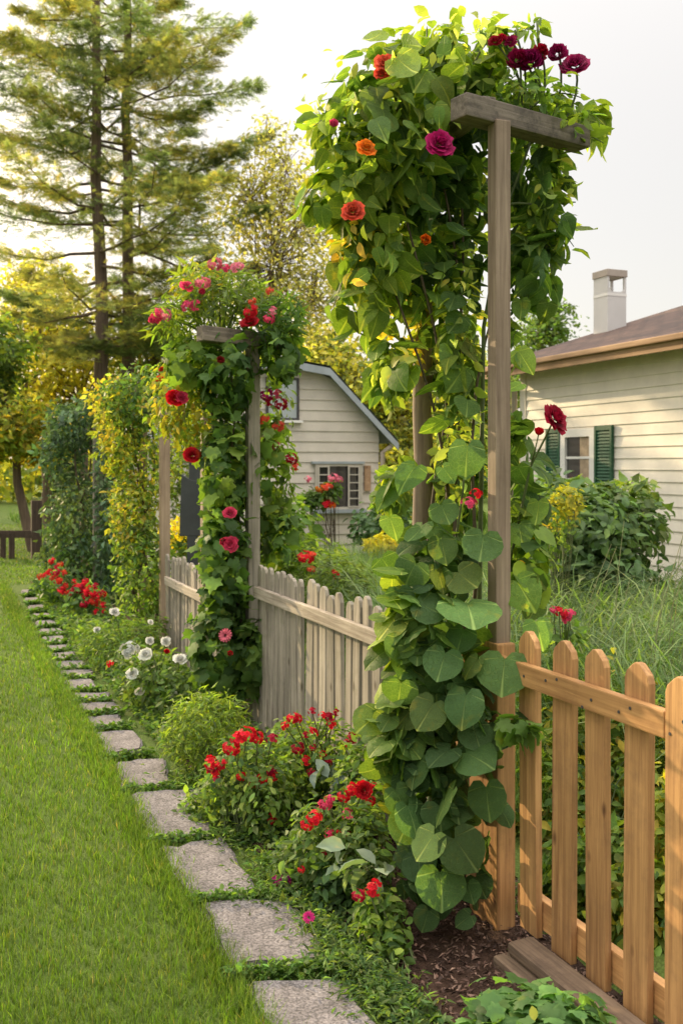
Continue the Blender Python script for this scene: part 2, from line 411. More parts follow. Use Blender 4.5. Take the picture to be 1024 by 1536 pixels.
def spray_shape(n=8, L=0.55, w=0.035):
    V, T = [], []
    for k in range(n):
        y = k / n
        for s in (-1, 1):
            l = L * (1 - 0.55 * y)
            a = np.array([0, y, 0.0]); tip = np.array([s * l * 0.8, y + l * 0.62, 0.10 * ((k * 7) % 3 - 1)])
            p = np.array([w * s * 0.5, -w, 0.0])
            i = len(V); V += [a, a + np.array([0, 2.2 * w, 0.02]), tip]; T.append((i, i + 1, i + 2))
    i = len(V); V += [np.array([-w, 0, 0]), np.array([w, 0, 0]), np.array([0, 1.35, 0.02])]; T.append((i, i + 1, i + 2))
    return np.array(V, float), np.array(T), None


POINTED = fan_shape(half([(0, 0), (0.17, -0.02), (0.31, 0.13), (0.35, 0.34), (0.27, 0.58), (0.13, 0.84), (0, 1.06)]), curl=0.22, cup=0.16)
SPRAY = spray_shape()
FERN = spray_shape(6, 0.42, 0.06)
BLADE = (np.array([(-0.5, 0, 0), (0.5, 0, 0), (-0.38, 0.5, 0.07), (0.38, 0.5, 0.07), (0, 1.0, 0.32)], float), np.array([(0, 1, 3), (0, 3, 2), (2, 3, 4)]), None)

ARCH = (np.array([(-0.5, 0, 0), (0.5, 0, 0), (-0.5, 0.35, 0.04), (0.5, 0.35, 0.04), (-0.42, 0.66, 0.16), (0.42, 0.66, 0.16), (-0.26, 0.86, 0.36), (0.26, 0.86, 0.36), (0, 0.88, 0.66)], float),
        np.array([(0, 1, 3), (0, 3, 2), (2, 3, 5), (2, 5, 4), (4, 5, 7), (4, 7, 6), (6, 7, 8)]), None)


def scatter(shape, P, Nn, T, size, tint, width=None):
    """-> V, tris, tint, uv of len(P) copies of the shape"""
    SV, ST, SU = shape
    n, k = len(P), len(SV)
    Nn = unit(Nn)
    T = unit(T - Nn * np.sum(T * Nn, 1, keepdims=True))
    B = np.cross(T, Nn)
    s = np.asarray(size, float).reshape(n, 1, 1)
    w = s * rng.uniform(0.8, 1.15, (n, 1, 1)) if width is None else np.asarray(width, float).reshape(n, 1, 1)
    zs = s * rng.uniform(0.3, 2.4, (n, 1, 1)) * np.where(rng.random((n, 1, 1)) < 0.12, -1, 1)
    V = P[:, None, :] + w * SV[None, :, 0:1] * B[:, None, :] + s * SV[None, :, 1:2] * T[:, None, :] + zs * SV[None, :, 2:3] * Nn[:, None, :]
    tr = (ST[None] + (np.arange(n) * k)[:, None, None]).reshape(-1, 3)
    tn = np.repeat(np.asarray(tint, float), k, 0)
    uv = np.tile(SU, (n, 1)) if SU is not None else None
    return V.reshape(-1, 3), tr, tn, uv


def join(parts):
    Vs, Ts, Cs, Us, o = [], [], [], [], 0
    for V, T, C, U in parts:
        Vs.append(V); Ts.append(T + o); Cs.append(C); Us.append(U if U is not None else np.zeros((len(V), 2))); o += len(V)
    return np.vstack(Vs), np.vstack(Ts), np.vstack(Cs), np.vstack(Us)


def leaf_obj(name, parts, mat, parent, smooth=False):
    V, T, C, U = join(parts)
    return link(name, raw_mesh(name, V, T, C, U, smooth), mat, parent, world=parent is not None)


def rand_dirs(n):
    v = rng.normal(size=(n, 3)); return unit(v)


def ell(px, py, rx, ry, d, rd, n, shell=0.45):
    """n points in an ellipsoid of the place; -> points, outward normals"""
    c = W(px, py, d)
    u = rand_dirs(n)
    r = (shell ** 3 + (1 - shell ** 3) * rng.random((n, 1))) ** (1 / 3)
    r = r * (1 + 0.12 * rng.normal(size=(n, 1)))
    q = u * r
    P = c + RT * (q[:, 0:1] * rx / F * d) + UP * (q[:, 2:3] * ry / F * d) + FW * (q[:, 1:2] * rd)
    return P, unit(RT * u[:, 0:1] + UP * u[:, 2:3] + FW * u[:, 1:2])


def hang(P, out, up=0.45, jit=0.45, down=0.9, outw=0.35):
    n = len(P)
    Nn = unit(out * 0.8 + UP * up + rng.normal(size=(n, 3)) * jit)
    T = -UP * down + out * outw + rng.normal(size=(n, 3)) * 0.4
    return Nn, T


GAIN = 1.5


def tints(n, palette, v=0.22):
    """mix of palette colours with brightness variation"""
    pal = np.array(palette, float)
    i = rng.integers(0, len(pal), n); j = rng.integers(0, len(pal), n); f = rng.random((n, 1)) * 0.5
    c = pal[i] * (1 - f) + pal[j] * f
    return np.minimum(c * GAIN * np.exp(rng.normal(size=(n, 1)) * v), 0.62)


GREEN = [(0.06, 0.11, 0.025), (0.08, 0.14, 0.03), (0.045, 0.088, 0.025), (0.10, 0.16, 0.035)]
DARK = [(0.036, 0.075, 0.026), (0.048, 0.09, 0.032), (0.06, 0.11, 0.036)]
FRESH = [(0.13, 0.19, 0.03), (0.17, 0.22, 0.04), (0.09, 0.15, 0.03)]
YELLOW = [(0.24, 0.22, 0.03), (0.17, 0.19, 0.03), (0.30, 0.22, 0.04)]
OLIVE = [(0.09, 0.125, 0.04), (0.12, 0.155, 0.055), (0.07, 0.105, 0.035)]

# ------------------------------------------------------------------ flowers (radius 1, facing +Z, grey tint: the object's colour does the rest)
def petal_patch(L, w, tilt, az, base_r, z0, cup, ruff, shade):
    """3x4 patch; tilt 0 = flat, 90 = upright"""
    V = []
    for i in range(4):
        t = i / 3
        ww = w * (0.35 + 1.0 * math.sin(math.pi * (0.12 + 0.62 * t))) * 0.8
        for j in (-1, 0, 1):
            r = base_r + L * t * math.cos(tilt) - cup * t * t * math.sin(tilt) * 0.4
            z = z0 + L * t * math.sin(tilt) + cup * (abs(j) * 0.25) + ruff * rng.normal() * t
            x, y = r + ruff * rng.normal() * t * 0.5, j * ww
            V.append((x * math.cos(az) - y * math.sin(az), x * math.sin(az) + y * math.cos(az), z))
    T = []
    for i in range(3):
        for j in range(2):
            a = i * 3 + j
            T += [(a, a + 1, a + 4), (a, a + 4, a + 3)]
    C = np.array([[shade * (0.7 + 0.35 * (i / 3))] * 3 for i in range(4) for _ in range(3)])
    return np.array(V), np.array(T), C, None


def flower_mesh(kind, seed):
    parts = []
    if kind == 'double':
        for ring, (n, L, tilt, r0) in enumerate([(10, 0.72, 8, 0.28), (9, 0.66, 28, 0.22), (8, 0.55, 48, 0.16), (7, 0.45, 66, 0.1), (5, 0.36, 80, 0.04)]):
            for k in range(n):
                parts.append(petal_patch(L * rng.uniform(0.85, 1.1), 0.30 * L / 0.7 + 0.05, R(tilt + rng.normal() * 7), 2 * math.pi * (k + 0.5 * (ring % 2)) / n + rng.normal() * 0.08, r0, 0.05 * ring, 0.2, 0.05, rng.uniform(0.7, 1.15) * (1 - 0.05 * ring)))
    elif kind == 'cluster':
        for k in range(26):
            u = rand_dirs(1)[0]; u[2] = abs(u[2]); c = u * np.array([0.78, 0.78, 0.5])
            nrm = unit(u + rng.normal(size=3) * 0.25)
            a = unit(np.cross(nrm, [0.3, 0.8, 0.1])); b = np.cross(nrm, a)
            sh = rng.uniform(0.65, 1.2); s = rng.uniform(0.24, 0.34)
            for p in range(5):
                t = 2 * math.pi * p / 5 + k
                d1 = math.cos(t) * a + math.sin(t) * b; d2 = -math.sin(t) * a + math.cos(t) * b
                V = np.array([c, c + s * (0.6 * d1 + 0.42 * d2) + nrm * 0.06, c + s * d1 + nrm * 0.03, c + s * (0.6 * d1 - 0.42 * d2) + nrm * 0.06])
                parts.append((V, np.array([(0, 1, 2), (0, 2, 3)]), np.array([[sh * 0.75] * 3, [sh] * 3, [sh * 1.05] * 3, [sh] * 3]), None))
    elif kind == 'daisy':
        for ring, (n, L, tilt) in enumerate([(15, 0.75, 6), (12, 0.55, 22)]):
            for k in range(n):
                parts.append(petal_patch(L, 0.11, R(tilt + rng.normal() * 6), 2 * math.pi * (k + 0.5 * ring) / n, 0.2, 0.04 * ring, 0.1, 0.02, rng.uniform(0.8, 1.15)))
        for k in range(9):
            parts.append(petal_patch(0.2, 0.08, R(60), k * 0.7, 0.03, 0.05, 0.05, 0.01, 0.4))
    elif kind == 'cup':
        for ring, (n, L, tilt, r0) in enumerate([(6, 0.95, 62, 0.34), (6, 0.95, 74, 0.26), (5, 0.9, 84, 0.16)]):
            for k in range(n):
                parts.append(petal_patch(L, 0.42, R(tilt + rng.normal() * 4), 2 * math.pi * (k + 0.5 * (ring % 2)) / n, r0, -0.4, 0.3, 0.03, rng.uniform(0.7, 1.1)))
    elif kind == 'ball':
        for k in range(34):
            u = rand_dirs(1)[0]; u[2] = u[2] * 0.8 + 0.25
            az = math.atan2(u[1], u[0]); tilt = math.asin(max(-0.5, min(1, u[2])))
            parts.append(petal_patch(0.75, 0.36, tilt * 0.6 + R(35), az, 0.28 * math.cos(tilt), -0.35 + 0.45 * u[2], 0.35, 0.04, rng.uniform(0.6, 1.2)))
    V, T, C, U = join(parts)
    return raw_mesh('flower_' + kind, V, T, C, None, smooth=True)


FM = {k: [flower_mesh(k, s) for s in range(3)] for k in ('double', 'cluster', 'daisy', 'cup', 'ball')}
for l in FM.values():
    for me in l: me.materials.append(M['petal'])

RED, CRIMSON, ROSE, MAGENTA = (0.75, 0.014, 0.03), (0.45, 0.008, 0.035), (0.80, 0.07, 0.17), (0.55, 0.012, 0.16)
CORAL, ORANGE, PINK, WHITE, LEMON = (0.80, 0.10, 0.05), (0.85, 0.20, 0.015), (0.80, 0.18, 0.25), (0.93, 0.92, 0.85), (0.75, 0.52, 0.02)
PLUM = (0.36, 0.010, 0.10)


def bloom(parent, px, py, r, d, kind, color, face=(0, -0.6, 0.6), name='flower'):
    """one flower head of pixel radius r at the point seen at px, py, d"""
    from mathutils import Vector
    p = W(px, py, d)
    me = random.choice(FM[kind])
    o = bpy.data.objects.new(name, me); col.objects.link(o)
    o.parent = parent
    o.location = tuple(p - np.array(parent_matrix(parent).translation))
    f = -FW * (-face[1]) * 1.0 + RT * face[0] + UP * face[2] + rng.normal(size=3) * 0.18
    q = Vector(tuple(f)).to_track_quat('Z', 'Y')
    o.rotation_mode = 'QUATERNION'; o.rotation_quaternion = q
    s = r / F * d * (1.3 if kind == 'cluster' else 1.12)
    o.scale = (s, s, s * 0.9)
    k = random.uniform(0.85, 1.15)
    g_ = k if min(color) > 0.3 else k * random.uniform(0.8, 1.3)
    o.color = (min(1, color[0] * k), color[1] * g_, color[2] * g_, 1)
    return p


# ------------------------------------------------------------------ the ground
def sheet(name, x0, x1, y0, y1, nx, ny, z, mat, bump=0.0, kind='structure'):
    xs, ys = np.linspace(x0, x1, nx + 1), np.linspace(y0, y1, ny + 1)
    X, Y = np.meshgrid(xs, ys)
    Z = np.full_like(X, z) + bump * rng.normal(size=X.shape)
    V = np.column_stack([X.ravel(), Y.ravel(), Z.ravel()])
    i = (np.arange(ny)[:, None] * (nx + 1) + np.arange(nx)[None, :]).ravel()
    T = np.vstack([np.column_stack([i, i + 1, i + nx + 2]), np.column_stack([i, i + nx + 2, i + nx + 1])])
    o = link(name, raw_mesh(name, V, T, None, None, True), mat)
    return tag(o, kind=kind)


sheet('ground', -260, 260, -60, 460, 2, 2, 0.0, M['lawn'])
sheet('flower_bed_soil', 1.16, 1.80, 0.8, 13.5, 26, 320, 0.014, M['soil'], 0.006)

# ------------------------------------------------------------------ stepping stones
stones = [  # corners in survey pixels: near-left, near-right, far-right, far-left
    ((431, 1590), (590, 1580), (509, 1476), (366, 1487)),
    ((347, 1455), (486, 1444), (440, 1356), (303, 1362)),
    ((292, 1357), (378, 1345), (337, 1264), (240, 1279)),
    ((228, 1262), (318, 1252), (298, 1190), (197, 1199)),
    ((187, 1188), (257, 1178), (242, 1143), (171, 1149)),
    ((160, 1136), (213, 1128), (204, 1099), (142, 1103)),
    ((141, 1096), (186, 1090), (178, 1076), (130, 1080)),
    ((128, 1074), (180, 1071), (174, 1056), (114, 1060)),
    ((118, 1055), (168, 1053), (163, 1042), (108, 1044)),
    ((105, 1039), (143, 1037), (140, 1023), (96, 1025)),
    ((95, 1019), (139, 1017), (136, 1007), (88, 1009)),
    ((88, 1007), (126, 1005), (123, 994), (80, 996)),
    ((80, 993), (115, 991), (112, 981), (74, 983)),
    ((74, 979), (107, 978), (103, 970), (69, 971)),
    ((69, 967), (101, 966), (98, 957), (64, 958)),
    ((64, 954), (95, 953), (92, 945), (60, 946)),
    ((58, 941), (86, 940), (83, 933), (55, 934)),
    ((53, 930), (78, 929), (75, 922), (50, 923)),
    ((48, 918), (70, 917), (66, 910), (44, 911)),
    ((42, 906), (61, 905), (57, 898), (39, 899)),
    ((36, 893), (54, 892), (50, 886), (33, 887)),
]
ordn = ['nearest', 'second nearest', 'third nearest', 'fourth nearest', 'fifth nearest', 'sixth nearest', 'seventh nearest', 'eighth nearest', 'ninth nearest', 'tenth nearest', 'eleventh nearest',
        'eleventh farthest but one', '', '', '', '', '', '', '', '', 'farthest']
far_names = ['tenth', 'ninth', 'eighth', 'seventh', 'sixth', 'fifth', 'fourth', 'third', 'second']
extra = {0: 'cut off by the bottom of the picture', 1: 'a long slab beside the magenta flower', 2: 'beside the trailing weeds and red flowers', 3: 'wide, left of the red flowers',
         4: 'just below the round feathery shrub', 5: 'beside the feathery yellow-green shrub', 6: 'short and narrow, near the white flowers', 7: 'wide and short beside the white flowers'}
for i, q in enumerate(stones):
    pts = [G(x, y) for x, y in q]
    c = sum(pts) / 4
    pts = [c + (p_ - c) * np.array([1.10, 1.075, 1]) for p_ in pts]
    # rounded, slightly irregular outline
    ring = []
    for k in range(4):
        a, b = pts[k], pts[(k + 1) % 4]
        for t in (0.07, 0.3, 0.5, 0.7, 0.93):
            ring.append(a + (b - a) * t + np.append(rng.normal(size=2) * 0.010, 0))
    me = bpy.data.meshes.new('stepping_stone')
    bm = bmesh.new()
    lo = [bm.verts.new(tuple(p - c + UP * -0.03)) for p in ring]
    hi = [bm.verts.new(tuple((p - c) + UP * 0.02)) for p in ring]
    n = len(ring)
    top = bm.faces.new(hi)
    for k in range(n): bm.faces.new((lo[k], lo[(k + 1) % n], hi[(k + 1) % n], hi[k]))
    bmesh.ops.recalc_face_normals(bm, faces=bm.faces)
    bmesh.ops.bevel(bm, geom=[e for e in top.edges], offset=0.012, segments=2, affect='EDGES')
    bm.to_mesh(me); bm.free()
    o = link('stepping_stone', me, M['stone'], loc=(c[0], c[1], 0))
    o.rotation_euler = (rng.normal() * 0.012, rng.normal() * 0.015, rng.normal() * 0.02)
    if i <= 10:
        lab = 'grey path slab, ' + ordn[i] + ' to the viewer' + (', ' + extra[i] if i in extra else '')
    else:
        lab = 'small grey path slab, ' + (far_names[i - 11] + ' from the far end of the path' if i < 20 else 'farthest from the viewer')
    tag(o, lab, 'stepping stone', 'stepping stones of the path')

# ------------------------------------------------------------------ fences
def board_local(outline, th, name, mat, parent, loc, bevel=0.003, rz=0.0, rx=0.0, ry=0.0):
    """a board standing along local Z: outline in (y, z), thickness along x"""
    b = MB(); b.prism(outline, 'x', -th / 2, th / 2)
    o = b.build(name, mat, parent, world=False, bevel=bevel)
    o.location = loc; o.rotation_euler = (rx, ry, rz)
    return o


def picket_outline(w, h, kind):
    if kind == 'rounded':
        return [(-w / 2, 0), (w / 2, 0), (w / 2, h - w * 0.48), (w * 0.42, h - w * 0.27), (w * 0.2, h - 0.008), (w * 0.08, h), (-w * 0.08, h), (-w * 0.2, h - 0.008), (-w * 0.42, h - w * 0.27), (-w / 2, h - w * 0.48)]
    return [(-w / 2, 0), (w / 2, 0), (w / 2, h - w * 0.5), (w * 0.3, h - w * 0.14), (w * 0.08, h), (-w * 0.1, h - 0.003), (-w * 0.34, h - w * 0.18), (-w / 2, h - w * 0.55)]


def long_board(name, mat, parent, y0, y1, x, z, th, hgt, bevel=0.004, drop=0.0):
    b = MB(); b.box((-th / 2, -(y1 - y0) / 2, -hgt / 2), (th / 2, (y1 - y0) / 2, hgt / 2))
    o = b.build(name, mat, parent, world=False, bevel=bevel)
    o.location = (x, (y0 + y1) / 2, z); o.rotation_euler = (math.atan2(drop, y1 - y0), 0, 0)
    return o


# new cedar fence at the right
base = np.array([FX, onX(900, FX), 0])
fen = empty('cedar_fence', base, 'new orange-brown cedar picket fence with rounded tops, right of the tall arbor', 'fence')
ys = [onX(p, FX) for p in (796, 845, 897, 956, 1018)]
step = ys[-3] - ys[-2]; ys[-1] = onX(1021, FX - 0.03)
ys += [ys[-1] - step]
for k, y in enumerate(ys):
    w = 0.093 + rng.normal() * 0.003
    front = -0.03 if k >= 4 else 0.0
    board_local(picket_outline(w, 0.975 - 0.05 + rng.normal() * 0.004, 'rounded'), 0.022, 'picket', M['cedar'], fen, (front, y - base[1], 0.07), rz=rng.normal() * 0.02, rx=rng.normal() * 0.006)
long_board('rail', M['cedar_rail'], fen, ys[4] + 0.05 - base[1], onX(770, FX) - base[1] + 0.05, -0.026, 0.865, 0.028, 0.068)
long_board('rail', M['cedar_rail'], fen, ys[5] - 0.1 - base[1], onX(770, FX) - base[1], 0.028, 0.135, 0.03, 0.09)
nb = MB(); nb.prism([(0.0045 * math.cos(a), 0.0045 * math.sin(a)) for a in np.linspace(0, 2 * math.pi, 9)[:-1]], 'x', -0.0015, 0.0015)
nail = nb.build('nail', M['dark'], fen, world=False)
for k, y in enumerate(ys[:5]):
    for dy in (-0.024, 0.024):
        o = nail
        if (k, dy) != (0, -0.024): o = nail.copy(); col.objects.link(o)
        o.parent = fen; o.location = (-0.0405 if k < 4 else -0.0415, y - base[1] + dy + rng.normal() * 0.004, 0.865 + rng.normal() * 0.012)
# red-brown boards of the same fence, behind the vine
for p in (688, 716):
    board_local(picket_outline(0.085, 0.93, 'rounded'), 0.022, 'picket', M['cedar'], fen, (0.035, onX(p, FX + 0.035) - base[1], 0.04))

# the timber at its foot
tb = MB(); y0, y1 = 1.55, onX(772, FX - 0.10) + 0.03
tb.box((-0.07, -(y1 - y0) / 2, -0.035), (0.055, (y1 - y0) / 2, 0.02)); tb.box((-0.03, -(y1 - y0) / 2 + 0.01, 0.022), (0.058, (y1 - y0) / 2 - 0.02, 0.06))
o = tb.build('ground_timber', M['timber'], bevel=0.012, world=False)
o.location = (FX - 0.085, (y0 + y1) / 2, 0.03); o.rotation_euler = (0, -0.05, 0.012)
tag(o, 'weathered brown timber lying on the mulch at the foot of the cedar fence', 'timber')


def grey_fence(px0, px1, label, h, n, rail_z, drop=0.0, skip=()):
    ya, yb = onX(px1, FX), onX(px0, FX)
    base = np.array([FX, (ya + yb) / 2, 0])
    f = empty('grey_picket_fence', base, label, 'fence', 'weathered grey picket fences')
    for k in range(n):
        y = ya + (yb - ya) * (k + 0.5) / n
        w = (yb - ya) / n * rng.uniform(0.58, 0.80)
        board_local(picket_outline(w, h + rng.normal() * 0.012, 'worn'), 0.02, 'picket', M['grey_wood'], f, (rng.normal() * 0.003, y - base[1], 0.02), bevel=0.004, rx=rng.normal() * 0.012, ry=rng.normal() * 0.008, rz=rng.normal() * 0.05)
    long_board('rail', M['grey_rail'], f, ya - base[1] - 0.02, yb - base[1] - 0.06, -0.028, rail_z, 0.03, 0.062, drop=drop)
    long_board('rail', M['grey_rail'], f, ya - base[1], yb - base[1] - 0.02, 0.03, 0.2, 0.03, 0.07)
    return f


grey_fence(386, 640, 'weathered grey picket fence with pointed tops between the two nearest arbors', 0.92, 21, 0.80)
grey_fence(252, 330, 'narrow weathered grey fence panel behind the second arbor, farther from view', 0.80, 13, 0.62)

# ------------------------------------------------------------------ arbors
def post_obj(name, x, y, z0, z1, w, mat, parent, sides=4, lean=(0, 0)):
    """a post, its local Z along the grain"""
    b = MB(); hgt = z1 - z0
    if sides == 4:
        b.box((-w / 2, -w / 2, 0), (w / 2, w / 2, hgt))
        o = b.build(name, mat, parent, world=False, bevel=0.005)
    else:
        k = 12
        pts = [(0.006 * math.sin(3.1 * t), 0.006 * math.cos(2.3 * t), hgt * t / k) for t in range(k + 1)]
        b.tube(pts, [w / 2 * (1.05 - 0.12 * t / k + 0.03 * math.sin(t * 2.2)) for t in range(k + 1)], 14)
        o = b.build(name, mat, parent, world=False, smooth=True)
    o.location = (x, y, z0); o.rotation_euler = (lean[0], lean[1], 0)
    return o


def beam_obj(p, q, w, h, mat, parent, base, name='beam'):
    p, q = np.asarray(p), np.asarray(q)
    L = float(np.linalg.norm(q - p)); d = (q - p) / L
    b = MB(); nseg = 8
    b.box((-L / 2, -w / 2, -h / 2), (L / 2, w / 2, h / 2))
    o = b.build(name, mat, parent, world=False, bevel=0.006)
    o.location = tuple((p + q) / 2 - base)
    o.rotation_euler = (0, -math.asin(d[2]), math.atan2(d[1], d[0]))
    return o


# tall near arbor
Y1 = onX(748, FX)
b1 = np.array([FX, Y1, 0])
ar1 = empty('arbor', b1, 'tall weathered wooden arbor with a single top beam, nearest to view, beside the cedar fence', 'arbor', 'vine covered arbors along the fence')
post_obj('post', 0, 0, 0, 2.62, 0.055, M['post'], ar1)
lb = MB(); lb.box((-0.014, -0.045, 0), (0.014, 0.045, 0.92))
o = lb.build('brace_board', M['cedar'], ar1, world=False, bevel=0.004); o.location = (-0.02, 0.09, 0.0)
lb = MB(); lb.box((-0.034, -0.045, 0), (0.034, 0.045, 0.93))
o = lb.build('base_sleeve', M['cedar'], ar1, world=False, bevel=0.005); o.location = (0, 0, 0.002)
Y1b = onX(634, FX + 0.05)
post_obj('round_post', 0.05, Y1b - Y1, 0, 2.58, 0.078, M['post'], ar1, 14)
beam_obj(W(687, 160, 3.17), W(872, 210, 3.50), 0.08, 0.074, M['beam'], ar1, b1)
beam_obj(np.array([FX - 0.12, Y1b, 2.62]), np.array([FX + 0.6, Y1b + 0.1, 2.62]), 0.06, 0.08, M['beam'], ar1, b1)
beam_obj(np.array([FX + 0.0, Y1 + 0.06, 2.70]), np.array([FX + 0.06, Y1b + 0.2, 2.70]), 0.05, 0.05, M['beam'], ar1, b1, 'crossbar')

# second arbor
Y2 = onX(379, FX)
b2 = np.array([FX, Y2, 0])
ar2 = empty('arbor', b2, 'middle arbor with a grey post and short beam topped by pink roses', 'arbor', 'vine covered arbors along the fence')
post_obj('post', 0, 0, 0, 2.19, 0.07, M['grey_wood'], ar2)
post_obj('post', -0.02, 0.95, 0, 2.15, 0.075, M['post'], ar2)
D2 = depth(FX, Y2)
beam_obj(W(300, 500, D2 - 0.22), W(424, 515, D2 + 0.1), 0.085, 0.085, M['beam'], ar2, b2)
beam_obj(np.array([FX - 0.3, Y2 + 0.95, 2.2]), np.array([FX + 0.3, Y2 + 0.95, 2.2]), 0.08, 0.08, M['beam'], ar2, b2)

# third and fourth arbors
Y3 = onX(247, FX)
b3 = np.array([FX, Y3, 0])
ar3 = empty('arbor', b3, 'slim pale post and beam of the third arbor at the far grey fence panel', 'arbor', 'vine covered arbors along the fence')
post_obj('post', 0, 0, 0, 1.98, 0.075, M['cedar2'], ar3)
post_obj('post', 0, 0.9, 0, 1.93, 0.075, M['post'], ar3)
beam_obj(np.array([FX, Y3 - 0.06, 1.99]), np.array([FX, Y3 + 1.0, 1.99]), 0.06, 0.07, M['beam'], ar3, b3)
Y4 = onX(147, FX)
b4 = np.array([FX, Y4, 0])
ar4 = empty('arbor', b4, 'farthest arbor, its grey post half sunk in dark drooping foliage', 'arbor', 'vine covered arbors along the fence')
post_obj('post', 0, 0, 0, 1.9, 0.10, M['grey_wood'], ar4)
post_obj('post', 0, 1.1, 0, 1.9, 0.09, M['post'], ar4)
beam_obj(np.array([FX, Y4 - 0.08, 1.95]), np.array([FX, Y4 + 1.2, 1.95]), 0.08, 0.09, M['beam'], ar4, b4)


# ------------------------------------------------------------------ climbing plants
def vine_stems(parent, base, targets, mat, r=0.009, name='stem'):
    b = MB()
    for t in targets:
        t = np.asarray(t, float); s = np.asarray(base) + np.append(rng.normal(size=2) * 0.05, 0)
        pts = []
        ph, am = rng.uniform(0, 6), rng.uniform(0.05, 0.10)
        for k in range(15):
            f = k / 14
            p = s + (t - s) * np.array([f ** 2.2, f ** 2.2, f])
            p = p + np.array([math.sin(ph + f * 9), math.cos(ph + f * 8), 0]) * am * min(1, f * 4) * (1 - f * 0.5)
            pts.append(p)
        b.tube(pts, [r * (1.2 - 0.8 * k / 14) for k in range(15)], 6)
    return b.build(name, mat, parent, smooth=True)


def leaf_parts(ells, shape, palette, size, up=0.45, jit=0.45, down=0.9, outw=0.35, v=0.22, shell=0.45):
    ps = []
    for (px, py, rx, ry, d, rd, n, *pal) in ells:
        P, out = ell(px, py, rx, ry, d, rd, n, shell)
        Nn, T = hang(P, out, up, jit, down, outw)
        P[:, 2] = np.where(P[:, 2] < 0.02, 0.02 + np.abs(P[:, 2] - 0.02) * 0.3, P[:, 2]); keep = P[:, 2] < 99
        s = rng.uniform(*size, n) * np.where(rng.random(n) < 0.2, 0.65, 1.0)
        c = tints(n, pal[0] if pal else palette, v)
        shapes = shape if isinstance(shape, list) else [shape]
        pick = rng.integers(0, len(shapes), n)
        for i, sh_ in enumerate(shapes):
            k_ = keep & (pick == i)
            if k_.any(): ps.append(scatter(sh_, P[k_], Nn[k_], T[k_], s[k_], c[k_]))
    return ps


def one_leaves(rows, shape, palette, v=0.18):
    """leaves placed one by one: (px, py, pixel radius, depth)"""
    P, s = [], []
    for px, py, r, d in rows:
        px = px if px > 640 else 640 - (640 - px) * 0.62
        P.append(W(px, py, d)); s.append(1.28 * r / F * d)
    P, s = np.array(P), np.array(s); n = len(P)
    Nn = unit(-FW * 0.7 - RT * 0.15 + UP * 0.42 + rng.normal(size=(n, 3)) * 0.34)
    T = -UP + RT * rng.normal(size=(n, 1)) * 0.45
    T = unit(T - Nn * np.sum(T * Nn, 1, keepdims=True))
    P = P - T * (s * 0.4)[:, None]
    return scatter(shape, P, Nn, T, s, tints(n, palette, v))


v1 = empty('climbing_vine', (FX, 3.05, 0), 'lush climbing vine with bright green crown covering the tall near arbor', 'climbing plant', 'climbing plants on the arbors')
vine_stems(v1, (FX + 0.02, 3.1, 0), [W(640, 150, 3.65), W(690, 120, 3.7), W(600, 250, 3.6), W(790, 300, 3.7), W(560, 330, 3.6)], M['vine_stem'], 0.0085)
p = []
p += leaf_parts([  # crown: px, py, rx, ry, depth, rd, n
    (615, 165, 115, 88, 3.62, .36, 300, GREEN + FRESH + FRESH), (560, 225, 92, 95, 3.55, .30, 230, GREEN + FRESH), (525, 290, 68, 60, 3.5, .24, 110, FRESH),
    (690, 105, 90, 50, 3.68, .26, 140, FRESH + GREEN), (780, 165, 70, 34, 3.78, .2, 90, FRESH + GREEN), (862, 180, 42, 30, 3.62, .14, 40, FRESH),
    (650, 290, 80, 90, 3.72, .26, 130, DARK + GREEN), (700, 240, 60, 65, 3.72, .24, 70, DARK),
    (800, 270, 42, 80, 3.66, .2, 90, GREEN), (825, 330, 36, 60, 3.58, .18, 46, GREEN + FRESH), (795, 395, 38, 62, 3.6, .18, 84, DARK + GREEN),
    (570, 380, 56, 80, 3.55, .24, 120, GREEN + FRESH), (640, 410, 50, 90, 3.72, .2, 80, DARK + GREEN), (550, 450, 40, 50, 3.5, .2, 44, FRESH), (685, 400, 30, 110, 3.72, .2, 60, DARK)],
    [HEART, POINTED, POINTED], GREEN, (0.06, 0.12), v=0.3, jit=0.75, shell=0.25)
p += leaf_parts([
    (585, 545, 30, 50, 3.58, .14, 40, FRESH + GREEN), (592, 715, 22, 28, 3.5, .12, 18, FRESH + GREEN), (682, 520, 24, 90, 3.5, .08, 26, GREEN + FRESH), (680, 660, 24, 70, 3.48, .08, 18, GREEN), (688, 560, 26, 110, 3.8, .14, 70, GREEN + DARK), (774, 500, 14, 70, 3.5, .1, 16, GREEN + FRESH),
    (780, 690, 20, 90, 3.48, .12, 40, GREEN), (692, 720, 32, 90, 3.8, .12, 60, DARK + GREEN), (790, 830, 24, 80, 3.42, .1, 36, GREEN + FRESH), (580, 745, 26, 50, 3.5, .12, 20, FRESH + GREEN)],
    [HEART, POINTED], GREEN, (0.06, 0.12), v=0.3, jit=0.7)
